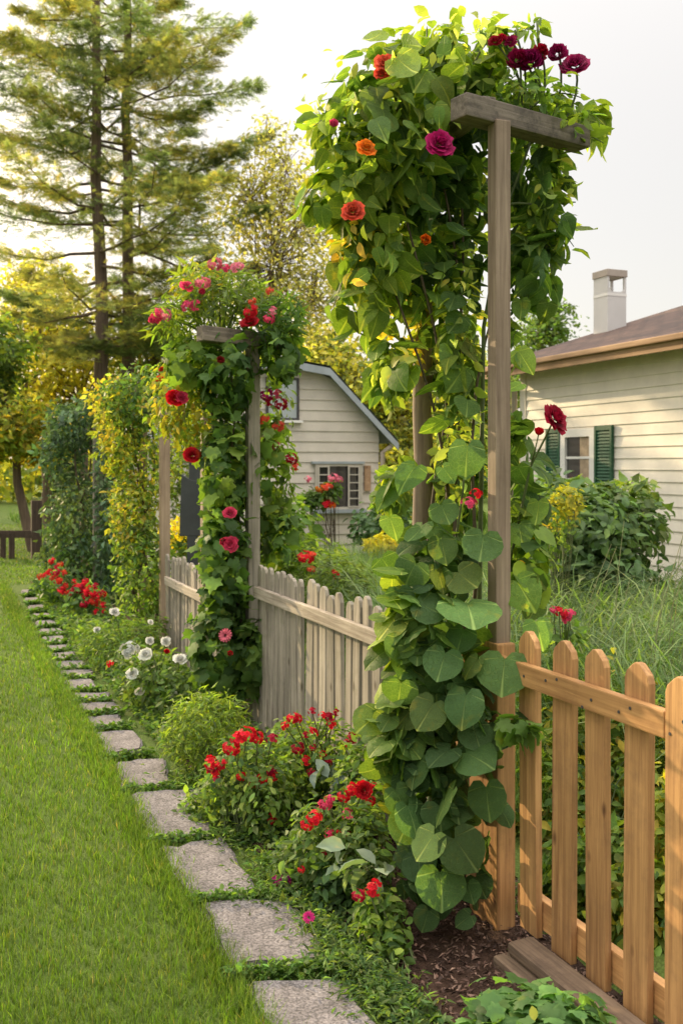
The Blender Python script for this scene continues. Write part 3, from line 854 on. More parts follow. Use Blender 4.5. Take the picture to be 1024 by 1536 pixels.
p += leaf_parts([(686, 500, 26, 130, 3.52, .1, 150, FRESH + GREEN), (682, 680, 28, 90, 3.52, .1, 120, GREEN + FRESH), (585, 555, 26, 46, 3.55, .14, 110, FRESH + GREEN), (590, 730, 20, 36, 3.5, .12, 60, FRESH + GREEN), (680, 520, 40, 130, 3.85, .14, 260, FRESH + OLIVE), (690, 700, 40, 110, 3.85, .14, 240, GREEN + FRESH), (660, 330, 90, 120, 3.85, .2, 300, GREEN + FRESH), (600, 480, 45, 90, 3.8, .18, 150, FRESH + YELLOW),
    (560, 200, 110, 110, 3.65, .35, 300, FRESH), (690, 85, 95, 40, 3.6, .3, 180, FRESH), (820, 300, 36, 90, 3.6, .15, 120, FRESH + GREEN), (535, 390, 36, 70, 3.55, .2, 110, FRESH + YELLOW)],
    OVATE, GREEN, (0.04, 0.075), v=0.3, jit=0.7, down=0.5)
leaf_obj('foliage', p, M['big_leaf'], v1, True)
# trailing shoots over the top
sh = MB(); tips = []
for px, py, d in [(452, 300, 3.4), (470, 190, 3.4), (600, 52, 3.5), (690, 48, 3.5), (800, 40, 3.5), (905, 215, 3.5), (880, 150, 3.5), (500, 460, 3.4), (560, 100, 3.5), (860, 370, 3.5), (640, 40, 3.55), (745, 62, 3.5)]:
    e = W(px, py, d); s = W(px * 0.55 + 640 * 0.45, py * 0.55 + 230 * 0.45, 3.52)
    pts = [s + (e - s) * t + UP * 0.06 * math.sin(math.pi * t) for t in np.linspace(0, 1, 7)]
    sh.tube(pts, [0.005 * (1.1 - 0.8 * t) for t in np.linspace(0, 1, 7)], 5)
    for t in np.linspace(0.35, 1, 6): tips.append(s + (e - s) * t + UP * 0.06 * math.sin(math.pi * t) + rng.normal(size=3) * 0.015)
sh.build('stem', M['stem'], v1, smooth=True)
P = np.array(tips); n = len(P)
out = unit(P - W(650, 300, 3.55)); Nn, T = hang(P, out, 0.5, 0.5, 0.3, 0.8)
leaf_obj('shoot_foliage', [scatter(OVATE, P, Nn, T, rng.uniform(0.06, 0.11, n), tints(n, FRESH, 0.2))], M['leaf'], v1, True)
for px, py, r, d, kind, c, nm in [
    (658, 217, 22, 3.16, 'double', MAGENTA, 0), (548, 223, 15, 3.16, 'double', ORANGE, 0), (529, 318, 17, 3.16, 'double', CORAL, 0), (578, 96, 16, 3.25, 'double', CORAL, 0), (500, 186, 8, 3.3, 'cup', ROSE, 0),
    (637, 360, 11, 3.2, 'cup', ORANGE, 0), (572, 112, 11, 3.25, 'double', CORAL, 0)]:
    bloom(v1, px, py, r, d, kind, c, face=(rng.normal() * 0.2, -0.9, 0.25))

# big-leaved vine at the foot of the near arbor
v1b = empty('climbing_vine', (FX - 0.05, 3.0, 0), 'large round dark leaves cascading down the foot of the tall near arbor', 'climbing plant', 'climbing plants on the arbors')
vine_stems(v1b, (FX - 0.02, 3.05, 0), [W(690, 690, 3.3), W(660, 820, 3.3), W(700, 1000, 3.15), W(640, 900, 3.3), W(590, 1000, 3.3)], M['stem'], 0.008)
HS = 1.0
hero = [(662, 998, 45, 3.08), (705, 1002, 32, 3.10), (754, 1013, 52, 3.06), (638, 1073, 43, 3.08), (695, 1065, 48, 3.05), (585, 1077, 32, 3.16), (660, 1134, 42, 3.05), (717, 1139, 50, 3.04), (600, 1113, 30, 3.14),
        (611, 1160, 40, 3.10), (579, 1180, 26, 3.15), (665, 1210, 55, 3.02), (731, 1204, 46, 3.06), (757, 1224, 30, 3.12), (605, 1231, 44, 3.08), (638, 1269, 42, 3.04), (697, 1280, 52, 3.02), (662, 1335, 50, 3.02),
        (705, 1339, 27, 3.08), (636, 1381, 28, 3.05), (695, 1381, 25, 3.06), (699, 691, 46, 3.13), (672, 712, 26, 3.2), (667, 771, 30, 3.18), (722, 822, 42, 3.14), (665, 826, 36, 3.2), (648, 915, 40, 3.14),
        (705, 919, 58, 3.10), (600, 860, 34, 3.2), (610, 940, 38, 3.16), (575, 900, 30, 3.2), (590, 1000, 38, 3.18), (560, 960, 26, 3.22), (570, 1030, 30, 3.2), (640, 1005, 34, 3.16), (690, 960, 34, 3.15),
        (575, 1120, 28, 3.2), (560, 1070, 26, 3.22), (640, 1330, 34, 3.1), (720, 1330, 30, 3.12), (600, 1290, 32, 3.14), (610, 1340, 30, 3.14), (615, 800, 34, 3.22), (700, 870, 40, 3.16), (660, 870, 36, 3.2)]
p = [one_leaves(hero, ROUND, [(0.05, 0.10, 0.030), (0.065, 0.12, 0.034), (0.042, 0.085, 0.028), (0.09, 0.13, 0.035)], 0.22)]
lit = [(571, 567, 36, 3.35), (540, 745, 34, 3.35), (595, 714, 42, 3.3), (558, 790, 30, 3.3), (545, 850, 30, 3.25), (560, 905, 26, 3.22), (784, 714, 30, 3.3), (806, 768, 32, 3.3), (786, 890, 44, 3.22),
       (808, 950, 36, 3.2), (780, 800, 32, 3.28), (772, 580, 22, 3.3), (650, 640, 34, 3.3), (700, 610, 30, 3.3)]
p.append(one_leaves(lit, HEART, [(0.09, 0.16, 0.03), (0.11, 0.18, 0.035), (0.06, 0.12, 0.03)], 0.22))
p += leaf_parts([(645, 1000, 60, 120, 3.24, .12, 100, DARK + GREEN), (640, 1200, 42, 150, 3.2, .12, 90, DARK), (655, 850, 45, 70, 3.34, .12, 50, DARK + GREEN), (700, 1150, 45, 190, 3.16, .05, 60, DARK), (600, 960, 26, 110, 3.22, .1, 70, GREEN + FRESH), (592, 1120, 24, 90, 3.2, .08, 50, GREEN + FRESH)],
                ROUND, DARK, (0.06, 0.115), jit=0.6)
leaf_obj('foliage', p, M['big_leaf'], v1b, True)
p = leaf_parts([(765, 1085, 22, 20, 3.03, .05, 16), (790, 1095, 18, 14, 3.0, .05, 9)], LOBED, GREEN, (0.05, 0.075))
leaf_obj('young_foliage', p, M['leaf'], v1b, True)
for px, py, r, d, kind, c in [(703, 755, 11, 3.25, 'cluster', ROSE), (714, 741, 9, 3.25, 'cluster', RED)]:
    bloom(v1b, px, py, r, d, kind, c)
for px, py in ((780, 848), (805, 810)):
    bloom(v1b, px, py, 7, 3.3, 'double', LEMON)

# roses growing over the top beam of the near arbor
rs = empty('climbing_rose', (FX + 0.1, 3.12, 0), 'dark magenta roses standing on stems above the top beam of the tall arbor', 'rose')
heads = [(776, 87, 17, 'ball', PLUM), (795, 90, 19, 'ball', PLUM), (810, 77, 13, 'ball', CRIMSON), (836, 78, 15, 'ball', PLUM), (862, 100, 21, 'double', PLUM), (765, 62, 10, 'double', PLUM), (742, 63, 11, 'double', CRIMSON), (752, 58, 8, 'cup', CRIMSON)]
tg = []
for px, py, r, k, c in heads:
    tg.append(bloom(rs, px, py, r, 3.42, k, c, face=(rng.normal() * 0.3, -0.85, 0.4)))
b = MB()
for t in tg + [W(803, 30, 3.45), W(770, 45, 3.45)]:
    s = W(800 + rng.normal() * 25, 200, 3.5)
    b.tube([s + (t - s) * f + RT * 0.03 * math.sin(f * 3) for f in np.linspace(0, 1, 6)], 0.004, 5)
tr = W(800, 200, 3.5)
b.tube([np.array([FX + 0.10, 3.12, 0.0]), np.array([FX + 0.14, 3.16, 1.2]), np.array([FX + 0.12, 3.1, 2.0]), np.array([FX + 0.2, 3.1, 2.4]), tr], [0.010, 0.009, 0.007, 0.006, 0.004], 6)
b.build('stem', M['stem'], rs, smooth=True)
p = leaf_parts([(800, 160, 70, 42, 3.47, .14, 160), (845, 185, 40, 30, 3.45, .1, 50), (760, 140, 40, 40, 3.47, .1, 60), (803, 38, 10, 16, 3.45, .03, 14, FRESH)], OVATE, GREEN + FRESH, (0.035, 0.06), down=0.2, outw=0.8)
leaf_obj('foliage', p, M['leaf'], rs, True)

# red dahlia leaning out beside the green shutter
dh = empty('dahlia', (FX + 0.1, 3.1, 0), 'single large crimson bloom and bud leaning out in front of the green shutter', 'flower')
t = bloom(dh, 830, 629, 23, 3.2, 'double', CRIMSON, face=(0.3, -0.7, 0.5)); t2 = bloom(dh, 808, 648, 9, 3.22, 'cup', RED)
b = MB()
b.tube([np.array([FX + 0.1, 3.1, 0]), np.array([FX + 0.1, 3.08, 0.7]), W(778, 780, 3.35), W(795, 700, 3.28), W(818, 655, 3.22), t], [0.006, 0.006, 0.005, 0.004, 0.0035, 0.003], 6)
b.tube([W(795, 700, 3.28), W(803, 670, 3.24), t2], [0.003, 0.0025, 0.002], 5)
b.build('stem', M['stem'], dh, smooth=True)
leaf_obj('foliage', leaf_parts([(795, 840, 18, 80, 3.3, .08, 26)], HEART, GREEN + FRESH, (0.05, 0.09)), M['leaf'], dh, True)

# second arbor's climber
v2 = empty('climbing_vine', (FX - 0.05, Y2 + 0.2, 0), 'ivy-like green vine wrapping the middle arbor down to the bed', 'climbing plant', 'climbing plants on the arbors')
D = D2
vine_stems(v2, (FX - 0.1, Y2 + 0.15, 0), [W(340, 520, D), W(310, 560, D + .2), W(360, 600, D), W(300, 480, D + .2)], M['vine_stem'], 0.012)
p = leaf_parts([
    (345, 560, 40, 60, D - .05, .25, 200, DARK + GREEN), (337, 700, 32, 110, D + .02, .24, 430, GREEN + DARK + FRESH), (340, 850, 36, 110, D - .02, .24, 430, GREEN + DARK), (336, 970, 50, 80, D - .05, .25, 360, DARK + GREEN), (385, 985, 22, 70, D - .12, .1, 110, GREEN),
    (290, 540, 40, 40, D, .25, 140, GREEN + FRESH), (420, 530, 32, 45, D, .2, 120, GREEN), (400, 720, 30, 110, D + .15, .2, 170, OLIVE + GREEN), (415, 800, 28, 50, D + .2, .2, 90, GREEN + FRESH)],
    LOBED, GREEN, (0.05, 0.11), v=0.3, jit=0.65)
leaf_obj('foliage', p, M['leaf'], v2, True)
p = leaf_parts([(292, 620, 52, 55, D + .25, .3, 560, FRESH + YELLOW), (262, 600, 45, 60, D + .4, .3, 420, YELLOW + FRESH), (285, 560, 40, 40, D + .1, .25, 200, FRESH), (328, 760, 14, 60, D + .3, .15, 160, FRESH + OLIVE), (405, 620, 35, 70, D + .3, .2, 180, OLIVE), (420, 700, 22, 60, D + .2, .15, 120, FRESH)],
               OVATE, FRESH, (0.04, 0.07))
leaf_obj('small_foliage', p, M['leaf'], v2, True)
for px, py, r, d, k, c in [(262, 598, 13, D - .1, 'double', RED), (272, 596, 10, D - .1, 'double', ROSE), (288, 683, 12, D, 'double', RED), (298, 682, 9, D, 'cup', CORAL), (345, 770, 10, D - .3, 'double', ROSE), (346, 816, 11, D - .3, 'double', ROSE),
                           (335, 812, 8, D - .3, 'cup', ROSE), (338, 953, 10, D - .35, 'daisy', PINK), (262, 650, 6, D + .2, 'cup', RED), (331, 541, 8, D - .3, 'cup', (0.3, 0.02, 0.02)), (345, 980, 5, D - .35, 'cup', RED),
                           (240, 570, 8, D + .4, 'cup', CORAL), (243, 556, 7, D + .4, 'cup', CORAL), (400, 592, 9, D, 'cluster', MAGENTA), (416, 592, 7, D, 'cluster', ROSE), (422, 606, 9, D, 'cluster', CRIMSON), (404, 603, 7, D, 'cluster', CRIMSON),
                           (396, 630, 8, D, 'cluster', CORAL), (418, 640, 9, D + .1, 'cluster', CORAL), (412, 668, 7, D + .1, 'cluster', PINK), (437, 688, 9, D + .1, 'cluster', CRIMSON), (442, 700, 6, D + .1, 'cluster', CORAL)]:
    bloom(v2, px, py, r, d, k, c, face=(rng.normal() * 0.3, -0.8, 0.35))

# rose bush on top of the second arbor
r2 = empty('climbing_rose', (FX, Y2 + 0.35, 0), 'mound of feathery greenery with pink and red roses on top of the middle arbor', 'rose')
p = leaf_parts([(325, 450, 48, 42, D + .05, .28, 420, FRESH + OLIVE), (270, 470, 38, 30, D, .2, 200, FRESH), (300, 425, 40, 32, D + .1, .22, 260, FRESH + YELLOW), (355, 435, 40, 32, D + .1, .2, 230, OLIVE + FRESH), (405, 490, 45, 38, D, .2, 380, DARK + GREEN),
                (430, 470, 26, 32, D, .15, 150, GREEN), (385, 455, 25, 30, D, .15, 120, OLIVE), (250, 490, 28, 25, D, .15, 90, FRESH)], SLIM, FRESH, (0.06, 0.11), down=-0.1, outw=0.9)
leaf_obj('foliage', p, M['leaf'], r2)
b = MB()
for px, py in ((330, 410), (290, 440), (270, 465), (370, 440), (350, 420), (245, 475), (405, 460)):
    s, t = W(330, 520, D), W(px, py, D)
    b.tube([s, s + (t - s) * 0.5 + UP * 0.03, t], [0.007, 0.005, 0.003], 5)
b.tube([np.array([FX, Y2 + 0.4, 0]), np.array([FX, Y2 + 0.36, 1.2]), W(330, 520, D)], [0.014, 0.012, 0.008], 6)
b.build('stem', M['stem'], r2, smooth=True)
for px, py, r, k, c in [(323, 396, 10, 'cluster', PINK), (338, 403, 8, 'cluster', ROSE), (355, 402, 10, 'cluster', PINK), (280, 430, 10, 'double', ROSE), (305, 425, 11, 'cluster', PINK), (304, 438, 7, 'cup', ROSE), (281, 459, 10, 'cluster', ROSE),
                        (293, 459, 9, 'cluster', ROSE), (236, 474, 11, 'cluster', ROSE), (248, 472, 9, 'cluster', PINK), (230, 481, 8, 'cup', ROSE), (375, 485, 14, 'double', (0.5, 0.01, 0.02)), (377, 467, 11, 'cluster', RED), (404, 478, 8, 'cluster', ROSE),
                        (409, 467, 7, 'cluster', PINK), (379, 452, 6, 'cluster', CORAL), (404, 437, 6, 'cluster', CORAL)]:
    bloom(r2, px, py, r, D - 0.2, k, c, face=(rng.normal() * 0.3, -0.7, 0.5))

# third and fourth climbers
D3 = depth(FX, Y3)
v3 = empty('climbing_vine', (FX - 0.1, Y3 + 0.4, 0), 'yellow-green small-leaved vine column behind the slim pale post', 'climbing plant', 'climbing plants on the arbors')
p = leaf_parts([(207, 600, 50, 50, D3 + .35, .4, 1300, GREEN + DARK + OLIVE), (178, 645, 32, 70, D3 + .3, .35, 1100, YELLOW + FRESH), (212, 700, 44, 80, D3 + .4, .35, 1100, YELLOW + GREEN + FRESH), (200, 770, 36, 60, D3 + .25, .35, 1000, FRESH + YELLOW + OLIVE),
                (215, 850, 42, 80, D3 + .2, .35, 1500, GREEN + OLIVE + FRESH), (160, 600, 24, 36, D3 + .5, .3, 300, YELLOW)], [OVATE, DIAMOND], FRESH, (0.035, 0.075), v=0.38, jit=0.9, down=0.3)
leaf_obj('foliage', p, M['leaf'], v3)
vine_stems(v3, (FX - 0.1, Y3 + .4, 0), [W(205, 580, D3 + .3), W(190, 620, D3 + .4), W(220, 600, D3 + .3)], M['vine_stem'], 0.014)
D4 = depth(FX, Y4)
v4 = empty('climbing_vine', (FX - 0.2, Y4 + 0.3, 0), 'dark blue-green drooping vine mound on the farthest arbor', 'climbing plant', 'climbing plants on the arbors')
BLUE = [(0.045, 0.085, 0.045), (0.06, 0.10, 0.05), (0.035, 0.07, 0.035), (0.08, 0.12, 0.055)]
p = leaf_parts([(118, 640, 44, 42, D4 + .4, .5, 1500, BLUE), (92, 685, 30, 50, D4 + .6, .45, 900, BLUE), (163, 720, 17, 110, D4 - .1, .3, 900, BLUE), (112, 770, 40, 70, D4 + .4, .5, 1500, BLUE + OLIVE), (170, 820, 26, 80, D4 - .25, .3, 900, BLUE),
                (130, 850, 48, 55, D4 + .1, .4, 1500, BLUE + GREEN), (150, 606, 26, 26, D4, .3, 400, BLUE), (85, 830, 25, 50, D4 + .5, .3, 500, BLUE + OLIVE)], [OVATE, DIAMOND, SLIM], BLUE, (0.05, 0.11), down=0.5, v=0.4, jit=0.9)
leaf_obj('foliage', p, M['dull_leaf'], v4)
vine_stems(v4, (FX - 0.2, Y4 + .3, 0), [W(120, 620, D4 + .4), W(140, 640, D4 + .2)], M['vine_stem'], 0.018)

# the dark stepped post behind the far fence panel
dpos = W(289, 760, 7.9)
b = MB()
b.box((-0.10, -0.03, 0), (0.05, 0.03, 0.25)); b.prism([(-0.10, 0.95), (0.06, 0.95), (0.075, 1.38), (-0.02, 1.40), (-0.085, 1.44)], 'y', -0.03, 0.03)
b.prism([(-0.03, 1.38), (0.055, 1.38), (0.06, 1.68), (-0.01, 1.70)], 'y', -0.026, 0.026); b.box((-0.04, -0.028, 0.2), (0.04, 0.028, 0.97))
o = b.build('garden_post', M['slate'], bevel=0.006, world=False); o.location = (dpos[0], dpos[1], 0); o.rotation_euler = (0, 0, -A)
tag(o, 'dark slate-grey stepped wooden post just above the far grey fence panel', 'post')

# ------------------------------------------------------------------ plants of the bed
def more_blooms(n, px, py, rx, ry, c):
    out = []
    for _ in range(n):
        a, r = rng.uniform(0, 6.28), math.sqrt(rng.random())
        out.append((px + rx * r * math.cos(a), py + ry * r * math.sin(a), rng.uniform(5, 9), 'cluster', c[rng.integers(len(c))]))
    return out


def plant(name, label, cat, base, ells, shape, palette, size, mat, flowers=(), fd=None, group=None, up=0.6, down=-0.15, outw=0.7, v=0.25, stems=True, shell=0.3, stem_mat=None):
    e = empty(name, base, label, cat, group)
    p = leaf_parts(ells, shape, palette, size, up=up, down=down, outw=outw, v=v, shell=shell)
    tg = []
    for (px, py, r, k, c, *dd) in flowers:
        tg.append(bloom(e, px, py, r, dd[0] if dd else fd, k, c))
    if stems:
        b = MB()
        base = np.asarray(base, float)
        tops = list(tg)
        for (px, py, rx, ry, d, rd, n, *_) in ells:
            for _k in range(7):
                P, o = ell(px, py, rx * 0.8, ry * 0.8, d, rd * 0.8, 1, 0.7); tops.append(P[0])
        for t in tops:
            s = base + np.append(rng.normal(size=2) * 0.04, 0.0)
            if t[2] < 0.06: continue
            m_ = s + (t - s) * np.array([0.35, 0.35, 0.6])
            b.tube([s, m_, t], [0.0042, 0.0034, 0.0022], 4, cap=False)
        b.build('stem', stem_mat or M['stem'], e, smooth=True)
    leaf_obj('foliage', p, mat, e)
    return e


bed = 'red flowering plants of the bed'
# A: by the path
gA = G(365, 1255)
plant('geranium', 'bushy geranium with bright red flower heads beside the path, below the round shrub', 'flowering plant', gA,
      [(365, 1170, 55, 62, 4.12, .2, 900), (400, 1190, 40, 55, 4.0, .18, 520), (330, 1185, 32, 45, 4.2, .15, 380), (310, 1215, 40, 30, 4.3, .15, 340), (370, 1140, 60, 40, 4.1, .18, 120, DARK)], OVATE, GREEN + OLIVE + FRESH, (0.022, 0.048), M['leaf'],
      [(371, 1102, 13, 'cluster', RED), (357, 1108, 11, 'cluster', RED), (386, 1106, 9, 'cluster', RED), (348, 1121, 12, 'cluster', RED), (316, 1144, 10, 'cluster', RED), (332, 1147, 9, 'cluster', RED), (324, 1168, 5, 'cluster', ROSE),
       (397, 1168, 12, 'cluster', RED), (408, 1164, 9, 'cluster', RED), (379, 1175, 9, 'cluster', RED), (318, 1154, 7, 'cluster', CRIMSON), (408, 1109, 9, 'cluster', CRIMSON), (407, 1228, 8, 'cluster', RED)] + more_blooms(5, 365, 1150, 55, 40, [RED, CRIMSON, ROSE]), 3.98, bed)
# B: by the grey fence
plant('geranium', 'taller red flowering plant against the grey picket fence', 'flowering plant', G(480, 1215),
      [(450, 1150, 55, 55, 4.3, .18, 700), (500, 1130, 40, 55, 4.2, .15, 380), (440, 1110, 40, 35, 4.5, .15, 320, FRESH), (540, 1160, 40, 60, 3.9, .15, 380), (560, 1190, 30, 40, 3.7, .12, 200)], OVATE, GREEN + FRESH, (0.022, 0.05), M['leaf'],
      [(440, 1077, 9, 'cluster', RED), (427, 1089, 6, 'cluster', RED), (447, 1122, 9, 'cluster', CRIMSON), (469, 1121, 5, 'cluster', CRIMSON), (468, 1067, 6, 'cluster', CRIMSON), (484, 1073, 6, 'cluster', RED), (492, 1074, 6, 'cluster', CRIMSON), (504, 1069, 5, 'cluster', CRIMSON),
       (466, 1159, 6, 'cluster', CRIMSON), (527, 1108, 8, 'cluster', CRIMSON), (520, 1115, 6, 'cluster', RED), (570, 1147, 8, 'cluster', RED, 3.6), (568, 1161, 6, 'cluster', RED, 3.6), (447, 1078, 6, 'cluster', RED)] + more_blooms(7, 480, 1110, 55, 35, [RED, CRIMSON]), 4.1, bed)
# C: middle clump
plant('geranium', 'leafy clump with deep red blooms left of the large round leaves', 'flowering plant', G(505, 1330),
      [(490, 1260, 55, 60, 3.5, .17, 850), (540, 1270, 45, 70, 3.35, .15, 650), (450, 1290, 45, 38, 3.6, .15, 430), (560, 1330, 30, 45, 3.2, .1, 240), (510, 1320, 55, 40, 3.4, .12, 420, DARK)], OVATE, GREEN + OLIVE, (0.022, 0.05), M['leaf'],
      [(545, 1185, 13, 'double', RED), (528, 1184, 9, 'cluster', RED), (516, 1194, 9, 'cluster', RED), (556, 1201, 7, 'cluster', RED), (489, 1205, 9, 'cluster', ROSE), (494, 1200, 7, 'cluster', ROSE), (472, 1227, 11, 'cluster', RED), (461, 1236, 9, 'cluster', RED),
       (496, 1258, 6, 'cluster', RED), (518, 1251, 7, 'cluster', CRIMSON), (487, 1277, 5, 'cluster', CRIMSON), (560, 1178, 5, 'cluster', RED), (452, 1304, 5, 'cluster', RED), (481, 1207, 6, 'cluster', ROSE)] + more_blooms(5, 500, 1235, 50, 35, [RED, ROSE, CRIMSON]), 3.36, bed)
# D: front, small
plant('geranium', 'small upright plant with two red blooms standing in the mulch', 'flowering plant', G(574, 1442),
      [(572, 1385, 36, 50, 3.05, .1, 260), (560, 1352, 28, 22, 3.1, .08, 90), (585, 1415, 28, 25, 3.0, .08, 90)], OVATE, GREEN + FRESH, (0.03, 0.05), M['leaf'],
      [(561, 1333, 12, 'cluster', RED), (553, 1337, 7, 'cluster', RED), (538, 1343, 9, 'cluster', CRIMSON)], 3.0, bed)
# magenta ones on bare stems
plant('pink_flower', 'magenta pincushion bloom on a thin stem right at the path edge', 'flower', G(436, 1350),
      [(436, 1345, 22, 12, 3.42, .06, 30)], OVATE, OLIVE, (0.03, 0.05), M['leaf'], [(420, 1320, 10, 'cluster', (0.45, 0.012, 0.22)), (428, 1319, 9, 'cluster', (0.45, 0.012, 0.22))], 3.5)
plant('pink_flower', 'single bright pink bloom leaning over the second stone slab', 'flower', G(488, 1440),
      [(490, 1430, 24, 12, 3.05, .06, 30)], OVATE, OLIVE, (0.03, 0.05), M['leaf'], [(463, 1376, 9, 'daisy', (0.6, 0.02, 0.2))], 3.1)
# silver leaves
plant('sage_plant', 'pale silvery broad leaf plant between the red flowers and the round leaves', 'plant', G(560, 1330),
      [(566, 1305, 26, 12, 3.1, .05, 7), (530, 1290, 30, 26, 3.2, .06, 10)], OVATE, [(0.16, 0.20, 0.13), (0.12, 0.17, 0.11)], (0.07, 0.11), M['dull_leaf'])
plant('dusty_plant', 'grey-green hosta-like leaves in front of the grey fence foot', 'plant', G(510, 1190),
      [(510, 1165, 30, 18, 4.05, .08, 22)], OVATE, [(0.10, 0.14, 0.11), (0.13, 0.17, 0.14)], (0.09, 0.14), M['dull_leaf'])

# round feathery shrub
plant('round_shrub', 'round feathery yellow-green shrub at the path edge below the white flowers', 'shrub', G(310, 1160),
      [(308, 1095, 66, 52, 4.85, .24, 1900, FRESH + OLIVE), (310, 1075, 50, 35, 4.8, .2, 500, FRESH)], SLIM, FRESH, (0.03, 0.06), M['leaf'], shell=0.55, outw=1.0, down=-0.4)
# white-flowered plant
plant('white_flower_plant', 'plant with round white blooms at the foot of the middle arbor', 'flowering plant', G(245, 1072),
      [(240, 1020, 60, 45, 6.1, .25, 700), (205, 1000, 40, 35, 6.4, .2, 400), (275, 1040, 40, 40, 5.9, .2, 400)], OVATE, GREEN + OLIVE, (0.035, 0.065), M['leaf'],
      [(218, 982, 10, 'double', WHITE), (270, 989, 10, 'double', WHITE), (199, 1011, 9, 'double', WHITE), (194, 976, 13, 'cluster', (0.5, 0.52, 0.48)), (249, 962, 7, 'double', WHITE), (210, 1038, 7, 'double', (0.75, 0.72, 0.62)), (263, 1046, 9, 'double', WHITE),
       (225, 961, 6, 'double', WHITE), (250, 978, 5, 'cup', RED), (239, 1021, 5, 'cup', RED), (293, 1029, 6, 'cup', RED), (165, 996, 5, 'cluster', RED)], 5.95)
plant('leafy_bush', 'low feathery green bush on the bed edge, behind the white blooms', 'bush', G(190, 1010),
      [(185, 965, 55, 38, 7.3, .3, 900), (150, 960, 35, 26, 7.8, .25, 400), (220, 950, 35, 30, 7.6, .25, 400)], SLIM, OLIVE + GREEN, (0.05, 0.09), M['leaf'],
      [(172, 918, 7, 'double', WHITE), (146, 945, 5, 'double', WHITE), (226, 933, 4, 'double', WHITE)], 7.2)
# red mass far along the path
fl = []
for _ in range(62):
    t = rng.random(); px = 70 + 82 * t + rng.normal() * 6; py = 862 + 42 * t + rng.normal() * 11
    fl.append((px, py, rng.uniform(3, 6), 'cluster', [RED, (0.7, 0.05, 0.02), RED, CRIMSON][rng.integers(4)], 10.2 - t * 0.8))
plant('red_flower_clump', 'dense clump of red flowers at the far end of the bed', 'flowering plant', G(110, 920),
      [(85, 878, 30, 24, 10.5, .35, 300), (130, 900, 30, 24, 9.9, .35, 300)], OVATE, GREEN + DARK, (0.06, 0.1), M['leaf'], fl, 10)

# leafy plant at the bottom edge
plant('leafy_plant', 'bright green low leafy plant at the very bottom beside the ground timber', 'plant', G(815, 1590),
      [(815, 1540, 100, 50, 2.46, .16, 330, [(0.09, 0.17, 0.05), (0.07, 0.14, 0.045)]), (750, 1550, 55, 40, 2.5, .1, 110, [(0.08, 0.15, 0.045)]), (870, 1560, 45, 30, 2.42, .1, 80)], LOBED, GREEN + FRESH, (0.04, 0.07), M['leaf'], up=1.1, shell=0.5)
o = [c for c in bpy.data.objects if c.name.startswith('leafy_plant')][0]
leaf_obj('yellow_leaf', [one_leaves([(799, 1518, 20, 2.28)], OVATE, [(0.22, 0.24, 0.03)], 0.05)], M['leaf'], o, True)

# ------------------------------------------------------------------ garden behind the fences
plant('yellow_shrub', 'sunlit leafy shrub seen through the gaps of the cedar fence', 'shrub', W(905, 1300, 3.9) * np.array([1, 1, 0]),
      [(900, 1130, 130, 130, 4.4, .4, 1700, FRESH + YELLOW + GREEN), (1000, 1200, 90, 140, 4.1, .3, 1300, YELLOW + FRESH), (850, 1230, 90, 110, 4.1, .3, 1000, FRESH + GREEN + YELLOW), (900, 1330, 90, 100, 3.42, .14, 900, GREEN + FRESH), (960, 1380, 70, 90, 3.2, .12, 700, FRESH + GREEN + YELLOW), (1010, 1300, 60, 150, 3.3, .14, 900, FRESH + YELLOW), (850, 1370, 50, 50, 3.5, .1, 400, DARK + GREEN)], OVATE, FRESH, (0.04, 0.07), M['leaf'])
plant('large_bush', 'large dark leafy bush in front of the cream house window', 'bush', W(870, 900, 7.6) * np.array([1, 1, 0]),
      [(870, 800, 95, 75, 7.7, .7, 1900, GREEN + DARK), (820, 770, 55, 60, 7.9, .5, 800, GREEN + OLIVE), (930, 780, 60, 55, 7.9, .5, 900, OLIVE + GREEN), (880, 870, 100, 60, 7.4, .5, 1200, DARK), (860, 745, 60, 25, 8.0, .4, 400, FRESH + OLIVE), (955, 738, 25, 20, 8.2, .3, 120, FRESH)], [OVATE, POINTED], GREEN, (0.06, 0.12), M['dull_leaf'], stem_mat=M['vine_stem'])
plant('yellow_flower_bush', 'bush tipped with yellow flowers left of the large dark bush', 'bush', W(835, 850, 6.6) * np.array([1, 1, 0]),
      [(832, 768, 32, 28, 6.8, .25, 300, FRESH + YELLOW), (846, 752, 24, 24, 6.5, .2, 220, [(0.20, 0.20, 0.03), (0.15, 0.17, 0.03)]), (815, 790, 34, 70, 6.4, .25, 260, GREEN)], OVATE, FRESH, (0.035, 0.065), M['gold_leaf'])
plant('red_flower_plant', 'small group of red blooms rising above the cedar fence', 'flowering plant', W(845, 1010, 4.6) * np.array([1, 1, 0]),
      [(845, 960, 30, 40, 4.6, .1, 60)], OVATE, GREEN, (0.05, 0.08), M['leaf'], [(838, 918, 8, 'cluster', RED), (847, 922, 8, 'cluster', RED), (854, 921, 8, 'cluster', ROSE), (848, 929, 7, 'cluster', ROSE), (830, 915, 6, 'cluster', ROSE)], 4.5)
plant('garden_shrub', 'feathery shrub with red blooms behind the grey picket fence', 'shrub', W(470, 880, 8) * np.array([1, 1, 0]),
      [(470, 860, 70, 50, 7.6, .4, 900, FRESH + OLIVE), (430, 850, 40, 45, 7.9, .3, 450, OLIVE + GREEN), (510, 880, 50, 45, 7.2, .3, 500, OLIVE)], SLIM, FRESH, (0.06, 0.11), M['leaf'],
      [(459, 836, 11, 'cluster', RED), (466, 833, 7, 'cluster', CORAL), (467, 854, 6, 'cluster', CORAL), (503, 863, 8, 'cluster', RED)], 7.2)
